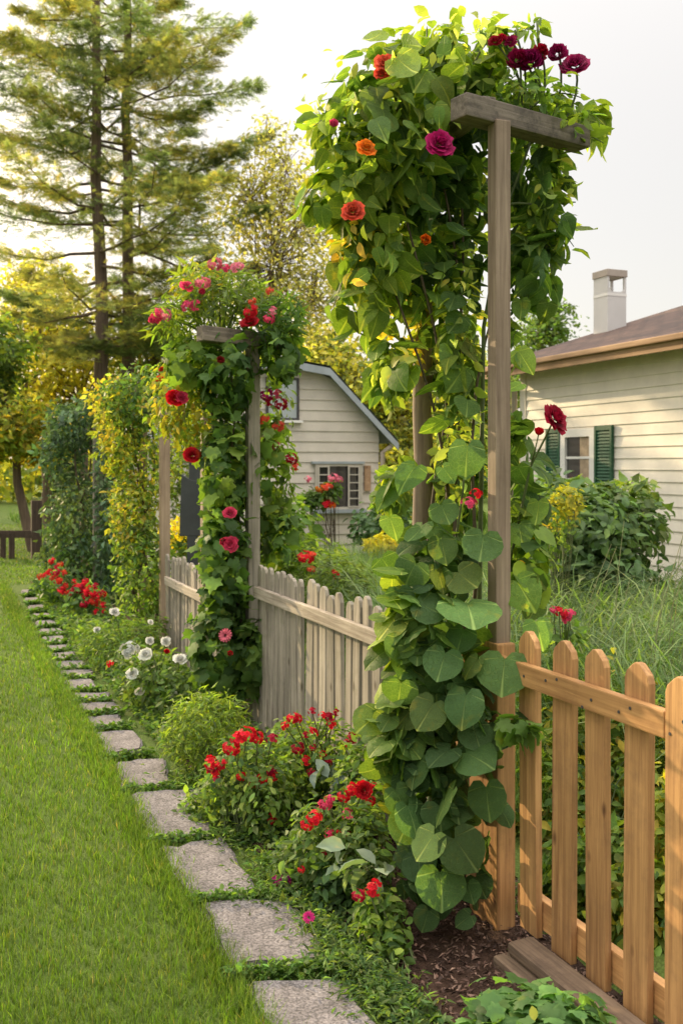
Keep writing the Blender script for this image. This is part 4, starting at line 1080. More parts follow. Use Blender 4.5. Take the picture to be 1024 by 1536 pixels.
plant('garden_bush', 'broad-leaved green bush right of the middle arbor, below the shed window', 'bush', W(440, 830, 9) * np.array([1, 1, 0]),
      [(440, 790, 36, 45, 8.6, .35, 260, GREEN + FRESH), (405, 820, 40, 60, 7.6, .3, 320, GREEN + OLIVE)], OVATE, GREEN, (0.08, 0.14), M['leaf'])
plant('dark_shrub', 'dark shrub against the shed wall at its right corner', 'shrub', W(575, 830, 12.3) * np.array([1, 1, 0]),
      [(560, 790, 34, 30, 12.4, .5, 420, DARK), (600, 780, 40, 36, 12.2, .5, 480, DARK + GREEN)], OVATE, DARK, (0.08, 0.13), M['dull_leaf'])
plant('golden_shrub', 'small bright golden-yellow shrub in front of the shed', 'shrub', W(573, 850, 11.2) * np.array([1, 1, 0]),
      [(573, 818, 26, 16, 11.2, .25, 420, [(0.30, 0.29, 0.03), (0.36, 0.32, 0.04)])], OVATE, YELLOW, (0.06, 0.1), M['gold_leaf'])
plant('golden_shrub', 'yellow flowering shrub above the far grey fence panel', 'shrub', W(270, 830, 8.9) * np.array([1, 1, 0]),
      [(270, 800, 30, 22, 8.9, .3, 300, [(0.45, 0.36, 0.03), (0.3, 0.28, 0.03)]), (290, 830, 34, 25, 8.7, .3, 300, GREEN), (272, 700, 34, 80, 9.6, .4, 700, FRESH + OLIVE), (300, 660, 28, 60, 9.6, .3, 350, GREEN + FRESH)], OVATE, YELLOW, (0.05, 0.09), M['gold_leaf'])
plant('window_plant', 'small bare-trunked plant with orange and red blooms under the shed window', 'flowering plant', W(498, 850, 12.6) * np.array([1, 1, 0]),
      [(480, 745, 24, 14, 12.6, .15, 240, GREEN + OLIVE), (466, 752, 16, 12, 12.6, .12, 120), (500, 735, 11, 15, 12.6, .1, 90)], OVATE, GREEN, (0.06, 0.11), M['leaf'],
      [(490, 731, 8, 'cluster', CORAL), (480, 733, 6, 'cluster', ORANGE), (490, 756, 9, 'cluster', RED), (500, 717, 7, 'cluster', PINK), (508, 719, 6, 'cluster', PINK), (462, 719, 5, 'cluster', PINK), (497, 758, 6, 'cluster', ORANGE)], 12.5, stem_mat=M['vine_stem'])


def blades(name, label, n, xy, hgt, wid, palette, mat, lean=0.45, keep=None, kind='stuff', shape=BLADE):
    P = xy(n)
    if keep is not None: P = P[keep(P)]
    n = len(P)
    d = np.maximum(2.0, P @ FW)
    az = rng.uniform(0, 2 * math.pi, n)
    Tn = np.column_stack([np.cos(az) * lean * rng.random(n), np.sin(az) * lean * rng.random(n), np.ones(n)])
    Nn = np.column_stack([np.cos(az), np.sin(az), np.full(n, 0.0)]) + rng.normal(size=(n, 3)) * 0.1
    h_ = rng.uniform(*hgt, n)
    w_ = rng.uniform(*wid, n) * np.clip(d / 3.0, 1, 5)
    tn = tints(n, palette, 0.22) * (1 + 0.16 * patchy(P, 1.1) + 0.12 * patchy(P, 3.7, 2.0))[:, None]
    V, T, C, U = scatter(shape, P, Nn, Tn, h_, tn, w_)
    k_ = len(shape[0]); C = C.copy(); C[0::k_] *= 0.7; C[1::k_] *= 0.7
    o = link(name, raw_mesh(name, V, T, C), mat)
    o['kind'] = kind
    if label: o['label'] = label; o['category'] = 'grass'
    return o


def fan_ground(d0, d1, side, power=1.0):
    """ground points thinning out with the distance"""
    def f(n):
        d = d0 * (d1 / d0) ** (rng.random(n) ** power)
        s = rng.uniform(side[0], side[1], n)
        return RT * (s * d * 0.42)[:, None] + FW * d[:, None] + np.zeros((n, 3))
    return f


def patchy(P, f=2.2, ph=0.0):
    return np.sin(P[:, 0] * f + 1.3 * np.sin(P[:, 1] * f * 0.7 + ph)) * np.cos(P[:, 1] * f * 0.8 + ph)


LAWN = [(0.078, 0.128, 0.018), (0.094, 0.142, 0.022), (0.066, 0.11, 0.016), (0.112, 0.148, 0.032), (0.075, 0.145, 0.018), (0.085, 0.14, 0.02)] * 4 + [(0.22, 0.19, 0.07)]
lawn_keep = lambda P: (P[:, 0] < 0.775 + 0.02 * np.sin(P[:, 1] * 9) + 0.012 * np.sin(P[:, 1] * 31) + rng.normal(size=len(P)) * 0.02) | ((P[:, 1] > 13.2) & (P[:, 0] < 6))
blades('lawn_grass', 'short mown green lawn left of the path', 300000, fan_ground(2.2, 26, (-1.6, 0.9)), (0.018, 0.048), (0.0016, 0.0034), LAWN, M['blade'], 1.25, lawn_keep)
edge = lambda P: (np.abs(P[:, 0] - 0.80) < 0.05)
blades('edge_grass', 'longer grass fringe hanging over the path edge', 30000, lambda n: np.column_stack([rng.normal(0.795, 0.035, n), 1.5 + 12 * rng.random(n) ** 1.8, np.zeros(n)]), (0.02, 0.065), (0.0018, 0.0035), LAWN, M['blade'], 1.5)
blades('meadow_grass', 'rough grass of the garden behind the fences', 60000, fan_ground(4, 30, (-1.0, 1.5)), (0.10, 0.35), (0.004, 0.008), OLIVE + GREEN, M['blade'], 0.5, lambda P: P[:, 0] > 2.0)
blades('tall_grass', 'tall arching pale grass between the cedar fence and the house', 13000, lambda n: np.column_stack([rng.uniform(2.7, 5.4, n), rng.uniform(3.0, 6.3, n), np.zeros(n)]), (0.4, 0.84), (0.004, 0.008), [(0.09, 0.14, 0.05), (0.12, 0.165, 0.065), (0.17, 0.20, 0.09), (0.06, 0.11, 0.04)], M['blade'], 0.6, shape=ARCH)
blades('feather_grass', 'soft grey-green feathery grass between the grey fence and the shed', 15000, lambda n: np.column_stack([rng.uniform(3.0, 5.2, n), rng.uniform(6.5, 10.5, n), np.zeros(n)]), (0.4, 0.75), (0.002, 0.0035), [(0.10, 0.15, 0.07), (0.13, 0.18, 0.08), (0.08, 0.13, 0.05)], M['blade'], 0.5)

# a few flowering stalks of the tall grass, one plant
gs = MB()
stk = empty('seed_grass', W(960, 900, 5.0) * np.array([1, 1, 0]), 'bare seed stalks rising above the tall grass by the house', 'grass plant')
for k in range(16):
    px = rng.uniform(880, 1060); top = rng.uniform(770, 900); d = rng.uniform(4.6, 5.6)
    e = W(px, top, d); s = e * np.array([1, 1, 0]) - RT * rng.uniform(-0.1, 0.25)
    gs.tube([s + (e - s) * t + RT * 0.12 * t * t for t in np.linspace(0, 1, 7)], [0.0022 * (1.2 - t) + 0.001 for t in np.linspace(0, 1, 7)], 4, cap=False)
gs.build('stalk', leaf_mat('stalk', 0.2), stk, smooth=True)
me = bpy.data.objects[[o.name for o in bpy.data.objects if o.name.startswith('stalk')][0]].data
a = me.attributes.new('tint', 'FLOAT_COLOR', 'POINT'); a.data.foreach_set('color', np.tile([0.25, 0.27, 0.13, 1], len(me.vertices)).astype(np.float32))

# creeping ground cover of the bed and between the slabs
def creeping(name, label, pts, size, palette, shape=OVATE):
    n = len(pts)
    P = pts.copy()
    Nn = unit(UP * 1.0 + rng.normal(size=(n, 3)) * 0.5); T = rng.normal(size=(n, 3)); T[:, 2] = np.abs(T[:, 2]) * 0.5
    s = rng.uniform(*size, n) * np.clip((P @ FW) / 4.5, 0.9, 2.2)
    V, Tt, C, U = scatter(shape, P, Nn, T, s, tints(n, palette, 0.3))
    o = link(name, raw_mesh(name, V, Tt, C), M['leaf']); o['kind'] = 'stuff'; o['label'] = label; o['category'] = 'ground cover'
    return o


n = 26000
y = 2.2 + 10.5 * rng.random(n) ** 1.5
x = 1.13 + np.abs(rng.normal(size=n)) * 0.12
P = np.column_stack([x, y, np.zeros(n)])
ht = 0.03 + 0.05 * (0.5 + 0.5 * patchy(P, 5.0)); P[:, 2] = rng.random(n) * ht
keep = ((P[:, 1] > 3.3) | (P[:, 0] < 1.26) & (rng.random(n) < 0.8)) & ((patchy(P, 7.0, 1.0) > -0.55) | (P[:, 1] > 5))
P = P[keep]
P2 = np.column_stack([rng.uniform(1.2, 1.68, 9000), 3.6 + 9 * rng.random(9000) ** 1.4, rng.random(9000) * 0.09])
creeping('ground_cover', 'low weedy ground cover creeping between the path and the flower bed', np.vstack([P, P2]), (0.018, 0.042), GREEN + OLIVE + DARK)
gaps = []
for i in range(len(stones) - 1):
    a, b = stones[i], stones[i + 1]
    e0, e1 = (G(*a[3]) + G(*b[0])) / 2, (G(*a[2]) + G(*b[1])) / 2
    m = max(110, int(620 / (1 + i * 0.35)))
    t = rng.random((m, 1)) * 1.2 - 0.1
    q = e0 + (e1 - e0) * t + np.column_stack([rng.normal(size=m) * 0.015, rng.normal(size=m) * 0.014, rng.random(m) * 0.042])
    gaps.append(q)
creeping('gap_moss', 'small creeping green leaves filling the joints between the stone slabs', np.vstack(gaps), (0.016, 0.034), GREEN + [(0.06, 0.12, 0.025)])
for (px, py, rx, rd, n_) in [(520, 1395, 45, .12, 600), (470, 1460, 60, .16, 900), (540, 1500, 60, .14, 700), (600, 1530, 55, .1, 300)]: pass
tufts = []
for px, py, r, m in [(505, 1440, .09, 500), (530, 1455, .09, 500), (565, 1500, .10, 500), (540, 1480, .08, 400), (600, 1535, .08, 350), (420, 1350, .1, 500), (400, 1310, .1, 500), (345, 1265, .09, 500), (470, 1400, .07, 350), (330, 1220, .12, 600), (290, 1180, .12, 600)]:
    c = G(px, py); q = c + np.column_stack([rng.normal(size=m) * r * 0.6, rng.normal(size=m) * r * 0.8, np.abs(rng.normal(size=m)) * 0.035]); tufts.append(q)
creeping('weeds', 'sprawling feathery weeds along the near path edge', np.vstack(tufts), (0.02, 0.045), OLIVE + GREEN + DARK, SLIM)

# bark chips on the soil
n = 9000
P = np.column_stack([rng.uniform(1.2, 1.95, n), 1.6 + 3.2 * rng.random(n) ** 1.3, 0.014 + rng.random(n) * 0.016])
Nn = unit(UP + rng.normal(size=(n, 3)) * 0.45); T = rng.normal(size=(n, 3)); T[:, 2] *= 0.3
V, Tt, C, U = scatter(DIAMOND, P, Nn, T, rng.uniform(0.008, 0.034, n), np.ones((n, 3)), rng.uniform(0.006, 0.022, n))
m, nt, ns, ls, out = new_mat('mulch_chip')
at = N(ns, 'ShaderNodeAttribute', attribute_name='tint'); b = N(ns, 'ShaderNodeBsdfPrincipled', Roughness=0.9); ls.new(at.outputs['Color'], b.inputs['Base Color']); ls.new(b.outputs[0], out.inputs[0])
C = np.repeat(tints(n, [(0.06, 0.032, 0.022), (0.10, 0.055, 0.04), (0.035, 0.02, 0.015), (0.17, 0.11, 0.08)], 0.3), 4, 0)
o = link('mulch', raw_mesh('mulch', V, Tt, C), m); tag(o, 'dark brown shredded bark mulch at the foot of the near arbor', 'mulch', kind='stuff')

# ------------------------------------------------------------------ cream house at the right
HX, HYE = 6.33, 9.9
hs = empty('cream_house', (HX, HYE, 0), 'cream clapboard house with brown shingle roof at the right edge', 'house')
hb = np.array([HX, HYE, 0])
b = MB(); ex = 0.113
YN = 2.5
z = 0.0
while z < 2.62:
    z2 = min(z + ex, 2.64)
    b.poly([(HX - 0.016, YN, z), (HX - 0.016, HYE, z), (HX - 0.002, HYE, z2), (HX - 0.002, YN, z2)])
    b.poly([(HX - 0.002, YN, z), (HX - 0.002, HYE, z), (HX - 0.016, HYE, z), (HX - 0.016, YN, z)])
    b.poly([(HX + 5.6, HYE + 0.016, z), (HX, HYE + 0.016, z), (HX, HYE + 0.002, z2), (HX + 5.6, HYE + 0.002, z2)][::-1])
    z = z2
b.poly([(HX + 5.6, HYE, 0), (HX + 5.6, YN, 0), (HX + 5.6, YN, 2.6), (HX + 5.6, HYE, 2.6)])
b.poly([(HX, HYE - 0.01, 2.6), (HX + 5.6, HYE - 0.01, 2.6), (HX + 2.8, HYE - 0.01, 3.55)])
b.poly([(HX, YN, 0), (HX + 5.6, YN, 0), (HX + 5.6, YN, 2.6), (HX + 2.8, YN, 3.55), (HX, YN, 2.6)])
b.build('wall', M['cream'], hs)
b = MB(); b.box((HX - 0.022, HYE - 0.09, 0), (HX + 0.02, HYE + 0.024, 2.6)); b.build('corner_board', M['cream'], hs)
# roof slabs, pitch 0.31
sl = 0.31; xo = HX - 0.38; ye = HYE + 0.3; yn = YN - 0.3; zr = 2.655
xr = HX + 2.8
for s, nm in ((1, 'roof'), (-1, 'roof')):
    x_e = xo if s == 1 else 2 * xr - xo
    b = MB()
    zt = zr + sl * (xr - xo)
    a1, a2, a3, a4 = (x_e, yn, zr), (x_e, ye, zr), (xr, ye, zt), (xr, yn, zt)
    dn = np.array([0, 0, -0.03])
    b.poly([a1, a2, a3, a4]); b.poly([np.add(q, dn) for q in (a4, a3, a2, a1)])
    b.poly([a1, np.add(a1, dn), np.add(a2, dn), a2]); b.poly([a2, np.add(a2, dn), np.add(a3, dn), a3]); b.poly([a4, np.add(a4, dn), np.add(a1, dn), a1])
    roofo = b.build('roof', M['roof'], hs)
    if s == 1: r_main = roofo
b = MB(); b.box((xo + 0.004, yn, zr - 0.135), (xo + 0.03, ye, zr - 0.034)); b.build('fascia', M['fascia'], hs)
b = MB(); b.box((xo - 0.05, yn, zr - 0.06), (xo - 0.002, ye, zr - 0.005)); b.build('gutter', M['fascia'], hs, bevel=0.012)
b = MB(); b.poly([(xo + 0.03, yn, zr - 0.045), (HX, yn, zr - 0.045 + 0.1), (HX, ye, zr - 0.045 + 0.1), (xo + 0.03, ye, zr - 0.045)]); b.build('soffit', M['soffit'], hs)
y = YN
while y < HYE + 0.25:
    b = MB(); b.prism([(xo + 0.032, zr - 0.12), (HX - 0.02, zr - 0.06), (HX - 0.02, zr + 0.04), (xo + 0.032, zr - 0.05)], 'y', y, y + 0.05)
    b.build('rafter_end', M['soffit'], hs); y += 0.61
# rake board at the far gable
b = MB(); b.prism([(xo + 0.03, zr - 0.14), (xr, zr - 0.14 + sl * (xr - xo - 0.03)), (xr, zr - 0.034 + sl * (xr - xo - 0.03)), (xo + 0.03, zr - 0.034)], 'y', ye - 0.03, ye - 0.004); b.build('rake_board', M['fascia'], hs)
b = MB(); b.tube([(xo + 0.1, HYE + 0.16, 2.52), (HX - 0.05, HYE + 0.1, 2.38), (HX - 0.05, HYE + 0.1, 0.1)], 0.035, 10); b.build('downpipe', M['pipe'], hs, smooth=True)
# window
wy0, wy1, wz0, wz1 = 8.49, 9.09, 1.29, 1.90
x = HX - 0.02
fr = MB()
t = 0.085
fr.box((x - 0.025, wy0, wz1 - t), (x + 0.012, wy1, wz1)); fr.box((x - 0.025, wy0, wz0), (x + 0.012, wy1, wz0 + t)); fr.box((x - 0.025, wy0, wz0 + t), (x + 0.012, wy0 + t, wz1 - t)); fr.box((x - 0.025, wy1 - t, wz0 + t), (x + 0.012, wy1, wz1 - t))
win = fr.build('window', M['white'], hs)
b = MB(); b.box((x - 0.05, wy0 - 0.02, wz0 - 0.03), (x + 0.01, wy1 + 0.02, wz0 - 0.002)); b.build('sill', M['white'], win)
b = MB(); b.box((x - 0.012, wy0 + t, wz0 + (wz1 - wz0) * 0.5 - 0.013), (x + 0.01, wy1 - t, wz0 + (wz1 - wz0) * 0.5 + 0.013)); b.build('meeting_rail', M['white'], win)
b = MB(); b.poly([(x + 0.004, wy0 + t, wz0 + t), (x + 0.004, wy1 - t, wz0 + t), (x + 0.004, wy1 - t, wz1 - t), (x + 0.004, wy0 + t, wz1 - t)]); b.build('pane', M['glass'], win)
b = MB()
cw = 0.17
pts = [(wy0 + t + 0.02 + cw * k / 12, x + 0.0 - 0.004 * (1 if k % 2 else 0) - 0.001) for k in range(13)]
for k in range(12): b.poly([(pts[k][1], pts[k][0], wz0 + t), (pts[k + 1][1], pts[k + 1][0], wz0 + t), (pts[k + 1][1], pts[k + 1][0], wz1 - t), (pts[k][1], pts[k][0], wz1 - t)])
b.build('curtain', M['curtain'], win)


def shutter(y0, y1):
    z0, z1 = wz0 - 0.01, wz1 + 0.02
    b = MB(); x = HX - 0.02
    e = 0.03
    b.box((x - 0.032, y0, z0), (x, y0 + e, z1)); b.box((x - 0.032, y1 - e, z0), (x, y1, z1))
    for za, zb in ((z0, z0 + 0.05), (z1 - 0.05, z1)): b.box((x - 0.03, y0 + e, za), (x, y1 - e, zb))
    k = 16
    for i in range(k):
        za = z0 + 0.05 + (z1 - z0 - 0.10) * i / k; zb = za + (z1 - z0 - 0.10) / k
        b.poly([(x - 0.026, y0 + e, za), (x - 0.026, y1 - e, za), (x - 0.008, y1 - e, zb), (x - 0.008, y0 + e, zb)])
        b.poly([(x - 0.008, y0 + e, za), (x - 0.008, y1 - e, za), (x - 0.026, y1 - e, za), (x - 0.026, y0 + e, za)][::-1])
    b.build('shutter', M['shutter'], hs)


shutter(wy0 - 0.29, wy0 - 0.006); shutter(wy1 + 0.006, wy1 + 0.27)
# flue / chimney
cxx, cyy, cw = 7.52, 9.85, 0.135
zb, ztop = 2.95, 3.80
ch = MB()
zo0, zo1 = 3.58, 3.76
ch.box((cxx - cw, cyy - cw, zb), (cxx + cw, cyy + cw, zo0))
e = 0.028
for sx in (-1, 1):
    for sy in (-1, 1):
        x0, x1 = sorted((cxx + sx * cw, cxx + sx * (cw - e))); y0, y1 = sorted((cyy + sy * cw, cyy + sy * (cw - e)))
        ch.box((x0, y0, zo0 + 0.001), (x1, y1, zo1))
ch.box((cxx - cw + 0.001, cyy - cw + e, zo0 + 0.001), (cxx - cw + 0.016, cyy + cw - e, zo1))
# rounded lower corners of the slot
for sy in (-1, 1):
    ya = cyy + sy * (cw - 0.004)
    for sx in (-1, 1):
        xa = cxx + sx * (cw - e); r = 0.06
        arc = [(xa, zo0 + 0.001)] + [(xa - sx * (r - r * math.sin(a)) , zo0 + 0.001 + r - r * math.cos(a)) for a in np.linspace(0, math.pi / 2, 6)]
        ch.prism(arc, 'y', ya - 0.004, ya + 0.004)
chim = ch.build('chimney', M['flue'], hs)
b = MB(); b.box((cxx - cw - 0.012, cyy - cw - 0.012, zo1 + 0.001), (cxx + cw + 0.012, cyy + cw + 0.012, zo1 + 0.085)); b.build('chimney_cap', M['flue_cap'], chim, bevel=0.006)
b = MB(); b.box((cxx - cw - 0.004, cyy - cw - 0.004, 3.53), (cxx + cw + 0.004, cyy + cw + 0.004, 3.56)); b.build('band', M['white'], chim)

# ------------------------------------------------------------------ tan shed
SY, xm = 12.75, 4.30
Lk, Le = 0.68, 1.71            # half widths at the knuckle and at the eave
zk, ze, za = 2.87, 1.86, 2.965
hw = 1.49                      # half width of the wall
sd = empty('garden_shed', (xm, SY, 0), 'small tan clapboard shed with barn-shaped roof behind the garden', 'shed')


def roof_z(dx):
    dx = abs(dx)
    return za + (zk - za) * dx / Lk if dx < Lk else zk + (ze - zk) * (dx - Lk) / (Le - Lk)


def half_width(z):
    z = z + 0.06
    if z <= roof_z(hw): return hw
    if z <= zk: return Lk + (Le - Lk) * (zk - z) / (zk - ze)
    return max(0.02, Lk * (za - z) / (za - zk))


b = MB(); z = 0.0; ex = 0.142
while z < za - 0.08:
    z2 = min(z + ex, za - 0.07)
    h0, h1 = half_width(z), half_width(z2)
    b.poly([(xm - h0, SY - 0.018, z), (xm + h0, SY - 0.018, z), (xm + h1, SY - 0.002, z2), (xm - h1, SY - 0.002, z2)])
    b.poly([(xm - h0, SY - 0.002, z), (xm + h0, SY - 0.002, z), (xm + h0, SY - 0.018, z), (xm - h0, SY - 0.018, z)])
    z = z2
for s in (-1, 1): b.poly([(xm + s * hw, SY - 0.002, 0), (xm + s * hw, SY + 3.2, 0), (xm + s * hw, SY + 3.2, roof_z(hw) - 0.06), (xm + s * hw, SY - 0.002, roof_z(hw) - 0.06)])
b.build('wall', M['tan'], sd)
b = MB()
for s in (-1, 1):
    for (d0, z0), (d1, z1) in (((0, za), (Lk, zk)), ((Lk, zk), (Le, ze))):
        q = [(xm + s * d0, SY - 0.2, z0), (xm + s * d1, SY - 0.2, z1), (xm + s * d1, SY + 3.3, z1), (xm + s * d0, SY + 3.3, z0)]
        b.poly(q); b.poly([np.add(p_, (0, 0, -0.03)) for p_ in q][::-1])
b.build('roof', M['grey_roof'], sd)
b = MB()
for s in (-1, 1):
    for (d0, z0), (d1, z1) in (((0, za), (Lk, zk)), ((Lk, zk), (Le, ze))):
        th = 0.10
        b.prism([(xm + s * d0, z0 - 0.032), (xm + s * d1, z1 - 0.032), (xm + s * d1, z1 - 0.032 - th), (xm + s * d0, z0 - 0.032 - th)], 'y', SY - 0.20, SY - 0.17)
        q = [(xm + s * d0, SY - 0.17, z0 - 0.04), (xm + s * d1, SY - 0.17, z1 - 0.04), (xm + s * d1, SY, z1 - 0.04), (xm + s * d0, SY, z0 - 0.04)]
        b.poly(q)
b.build('barge_board', M['grey_trim'], sd)
b = MB(); b.tube([(xm + hw + 0.16, SY - 0.12, 1.80), (xm + hw + 0.04, SY - 0.05, 1.70), (xm + hw + 0.04, SY - 0.05, 0.05)], 0.035, 10); b.build('downpipe', M['pipe'], sd, smooth=True)


def onYs(px):
    r = (px - CX) / F
    return SY * (math.sin(A) + r * math.cos(A)) / (math.cos(A) - r * math.sin(A))


def frame_y(name, x0, x1, z0, z1, t, mat, parent, y, dep):
    b = MB()
    b.box((x0, y - dep, z1 - t), (x1, y, z1)); b.box((x0, y - dep, z0), (x1, y, z0 + t)); b.box((x0, y - dep, z0 + t), (x0 + t, y, z1 - t)); b.box((x1 - t, y - dep, z0 + t), (x1, y, z1 - t))
    return b.build(name, mat, parent)


xa, xb = xm - 0.2 + 0.06, xm + 0.24 + 0.03
xa = onYs(398); xb = onYs(447)
z0, z1 = 1.5 + 70 / F * 13.4, 1.5 + 134 / F * 13.4
w = frame_y('window', xa, xb, z0, z1, 0.03, M['dark'], sd, SY - 0.02, 0.03)
b = MB(); b.poly([(xa + 0.03, SY - 0.03, z0 + 0.03), (xb - 0.03, SY - 0.03, z0 + 0.03), (xb - 0.03, SY - 0.03, z1 - 0.03), (xa + 0.03, SY - 0.03, z1 - 0.03)]); b.build('pane', M['sky_tint_glass'], w)
b = MB(); b.box((xa - 0.05, SY - 0.09, z0 - 0.035), (xb + 0.04, SY - 0.01, z0 - 0.002)); b.build('sill', M['white'], w)
# lower window with two open casements
xa, xb = onYs(471), onYs(541)
z0, z1 = 1.5 - 64 / F * 13.7, 1.5 + 4 / F * 13.7
w = frame_y('window', xa, xb, z0, z1, 0.03, M['grey_trim2'], sd, SY - 0.02, 0.035)
b = MB(); b.poly([(xa + 0.03, SY - 0.024, z0 + 0.03), (xb - 0.03, SY - 0.024, z0 + 0.03), (xb - 0.03, SY - 0.024, z1 - 0.03), (xa + 0.03, SY - 0.024, z1 - 0.03)]); b.build('pane', M['glass'], w)
for x0, x1 in ((xa + 0.03, xa + 0.20), (xb - 0.22, xb - 0.04)):
    b = MB(); tt = 0.022; y = SY - 0.05
    b.box((x0, y - 0.02, z0 + 0.03), (x0 + tt, y, z1 - 0.03)); b.box((x1 - tt, y - 0.02, z0 + 0.03), (x1, y, z1 - 0.03))
    for k in range(6):
        zz = z0 + 0.03 + (z1 - z0 - 0.06 - 0.014) * k / 5; b.box((x0 + tt, y - 0.018, zz), (x1 - tt, y - 0.002, zz + 0.014))
    b.build('casement', M['grey_trim2'], w)
b = MB(); b.box((xa - 0.05, SY - 0.10, z0 - 0.05), (xb + 0.05, SY - 0.01, z0 - 0.002)); b.build('sill', M['grey_trim'], w)
b = MB(); b.box((xa - 0.05, SY - 0.07, z1 + 0.002), (xb + 0.03, SY - 0.01, z1 + 0.035)); b.build('head_board', M['grey_trim'], w)
b = MB(); b.box((xb + 0.04, SY - 0.05, z0 + 0.25), (xb + 0.13, SY - 0.02, z1 - 0.02)); b.build('shutter', M['fascia'], w)

# ------------------------------------------------------------------ dark rail fence far on the lawn
c = G(55, 838)
rf = empty('rail_fence', c, 'dark wooden gate post and rail at the far end of the lawn', 'fence')
post_obj('post', 0, 0, 0, 0.95, 0.16, M['dark_wood'], rf)
d = depth(c[0], c[1])
for px, hh in ((18, 0.42), (5, 0.42), (-30, 0.5)):
    q = W(px, 838, d) - c; post_obj('post', q[0], q[1], 0, hh, 0.09, M['dark_wood'], rf)
q = W(-60, 838, d) - c
beam_obj(np.array([0, 0, 0.40]) + c, q + c + np.array([0, 0, 0.40]), 0.06, 0.12, M['dark_wood'], rf, c, 'rail')

# ------------------------------------------------------------------ trees
def limb(b, s, e, r0, r1, sag=0.0, k=6, n=6):
    s, e = np.asarray(s, float), np.asarray(e, float)
    pts = [s + (e - s) * t + UP * (-sag * math.sin(math.pi * t)) + rng.normal(size=3) * 0.02 * np.linalg.norm(e - s) * (0 < t < 1) for t in np.linspace(0, 1, k)]
    b.tube(pts, [r0 + (r1 - r0) * t for t in np.linspace(0, 1, k)], n, cap=False)
    return pts


def conifer(px, d, height, label, r0, lean, palette, seed, low=3.9):
    base = W(px, 700, d) * np.array([1, 1, 0])
    t = empty('pine_tree', base, label, 'pine', 'tall pines')
    b = MB(); top = base + np.array([lean[0], lean[1], height])
    axis = lambda z: base + (top - base) * (z / height)
    b.tube([axis(height * k / 14) + rng.normal(size=3) * 0.03 for k in range(15)], [r0 * (1.1 - 0.95 * k / 14) for k in range(15)], 10)
    lb = b; parts = []
    z = low; k = 0
    while z < height - 0.4:
        f = (z - low) / (height - low)
        n = rng.integers(3, 6)
        a0 = rng.uniform(0, 6.28)
        for j in range(n):
            if rng.random() < 0.12: continue
            L = (3.8 * (1 - f) ** 0.72 + 0.3) * rng.uniform(0.55, 1.1) * (0.62 + 0.38 * min(1, f * 5))
            az = a0 + 6.283 * j / n + rng.normal() * 0.25
            dr = np.array([math.cos(az), math.sin(az), 0])
            s = axis(z + rng.normal() * 0.12); e = s + dr * L + UP * (L * rng.uniform(-0.10, 0.26))
            pts = limb(lb, s, e, 0.035 * (1.2 - f), 0.006, sag=0.09 * L, k=6, n=4)
            pts = np.array(pts)
            m = int(50 + 115 * L)
            u = 0.22 + 0.80 * rng.random(m) ** 0.75
            q = np.array([np.interp(u * 5, np.arange(6), pts[:, c_]) for c_ in range(3)]).T
            side = np.array([-dr[1], dr[0], 0])
            sw = (0.05 + 0.34 * np.sin(np.pi * np.clip(u, 0, 1) ** 0.8)) * L * 0.42
            off = rng.normal(size=m) * sw
            # clumped: gather into tufts
            q = q + side * off[:, None] + UP * (rng.normal(size=m) * 0.045 - 0.05 * np.abs(off))[:, None] + dr * (0.35 * np.abs(off))[:, None] * 0.6
            T = dr * 0.8 + side * np.sign(off)[:, None] * 0.7 + rng.normal(size=(m, 3)) * 0.35
            Nn = UP + rng.normal(size=(m, 3)) * 0.4
            parts.append(scatter(SPRAY, q, Nn, T, rng.uniform(0.10, 0.24, m), tints(m, palette, 0.3) * rng.uniform(0.7, 1.3)))
        z += rng.uniform(0.5, 0.85)
    lb.build('trunk', M['bark'], t, smooth=True)
    leaf_obj('crown', parts, M['needle'], t)
    return t


PINE = [(0.15, 0.18, 0.08), (0.18, 0.20, 0.085), (0.12, 0.15, 0.07), (0.25, 0.23, 0.08)]  # golden backlight on the left pine is put into these yellower needles
PINE2 = [(0.10, 0.145, 0.075), (0.135, 0.175, 0.085), (0.08, 0.12, 0.065)]
conifer(158, 20.0, 17.0, 'left of the two tall pines, needles tinted golden as if backlit', 0.155, (-0.35, 0.1), PINE, 1)
conifer(190, 21.0, 18.0, 'right of the two tall pines, dark layered branches reaching right', 0.15, (0.05, 0.0), PINE2, 2)


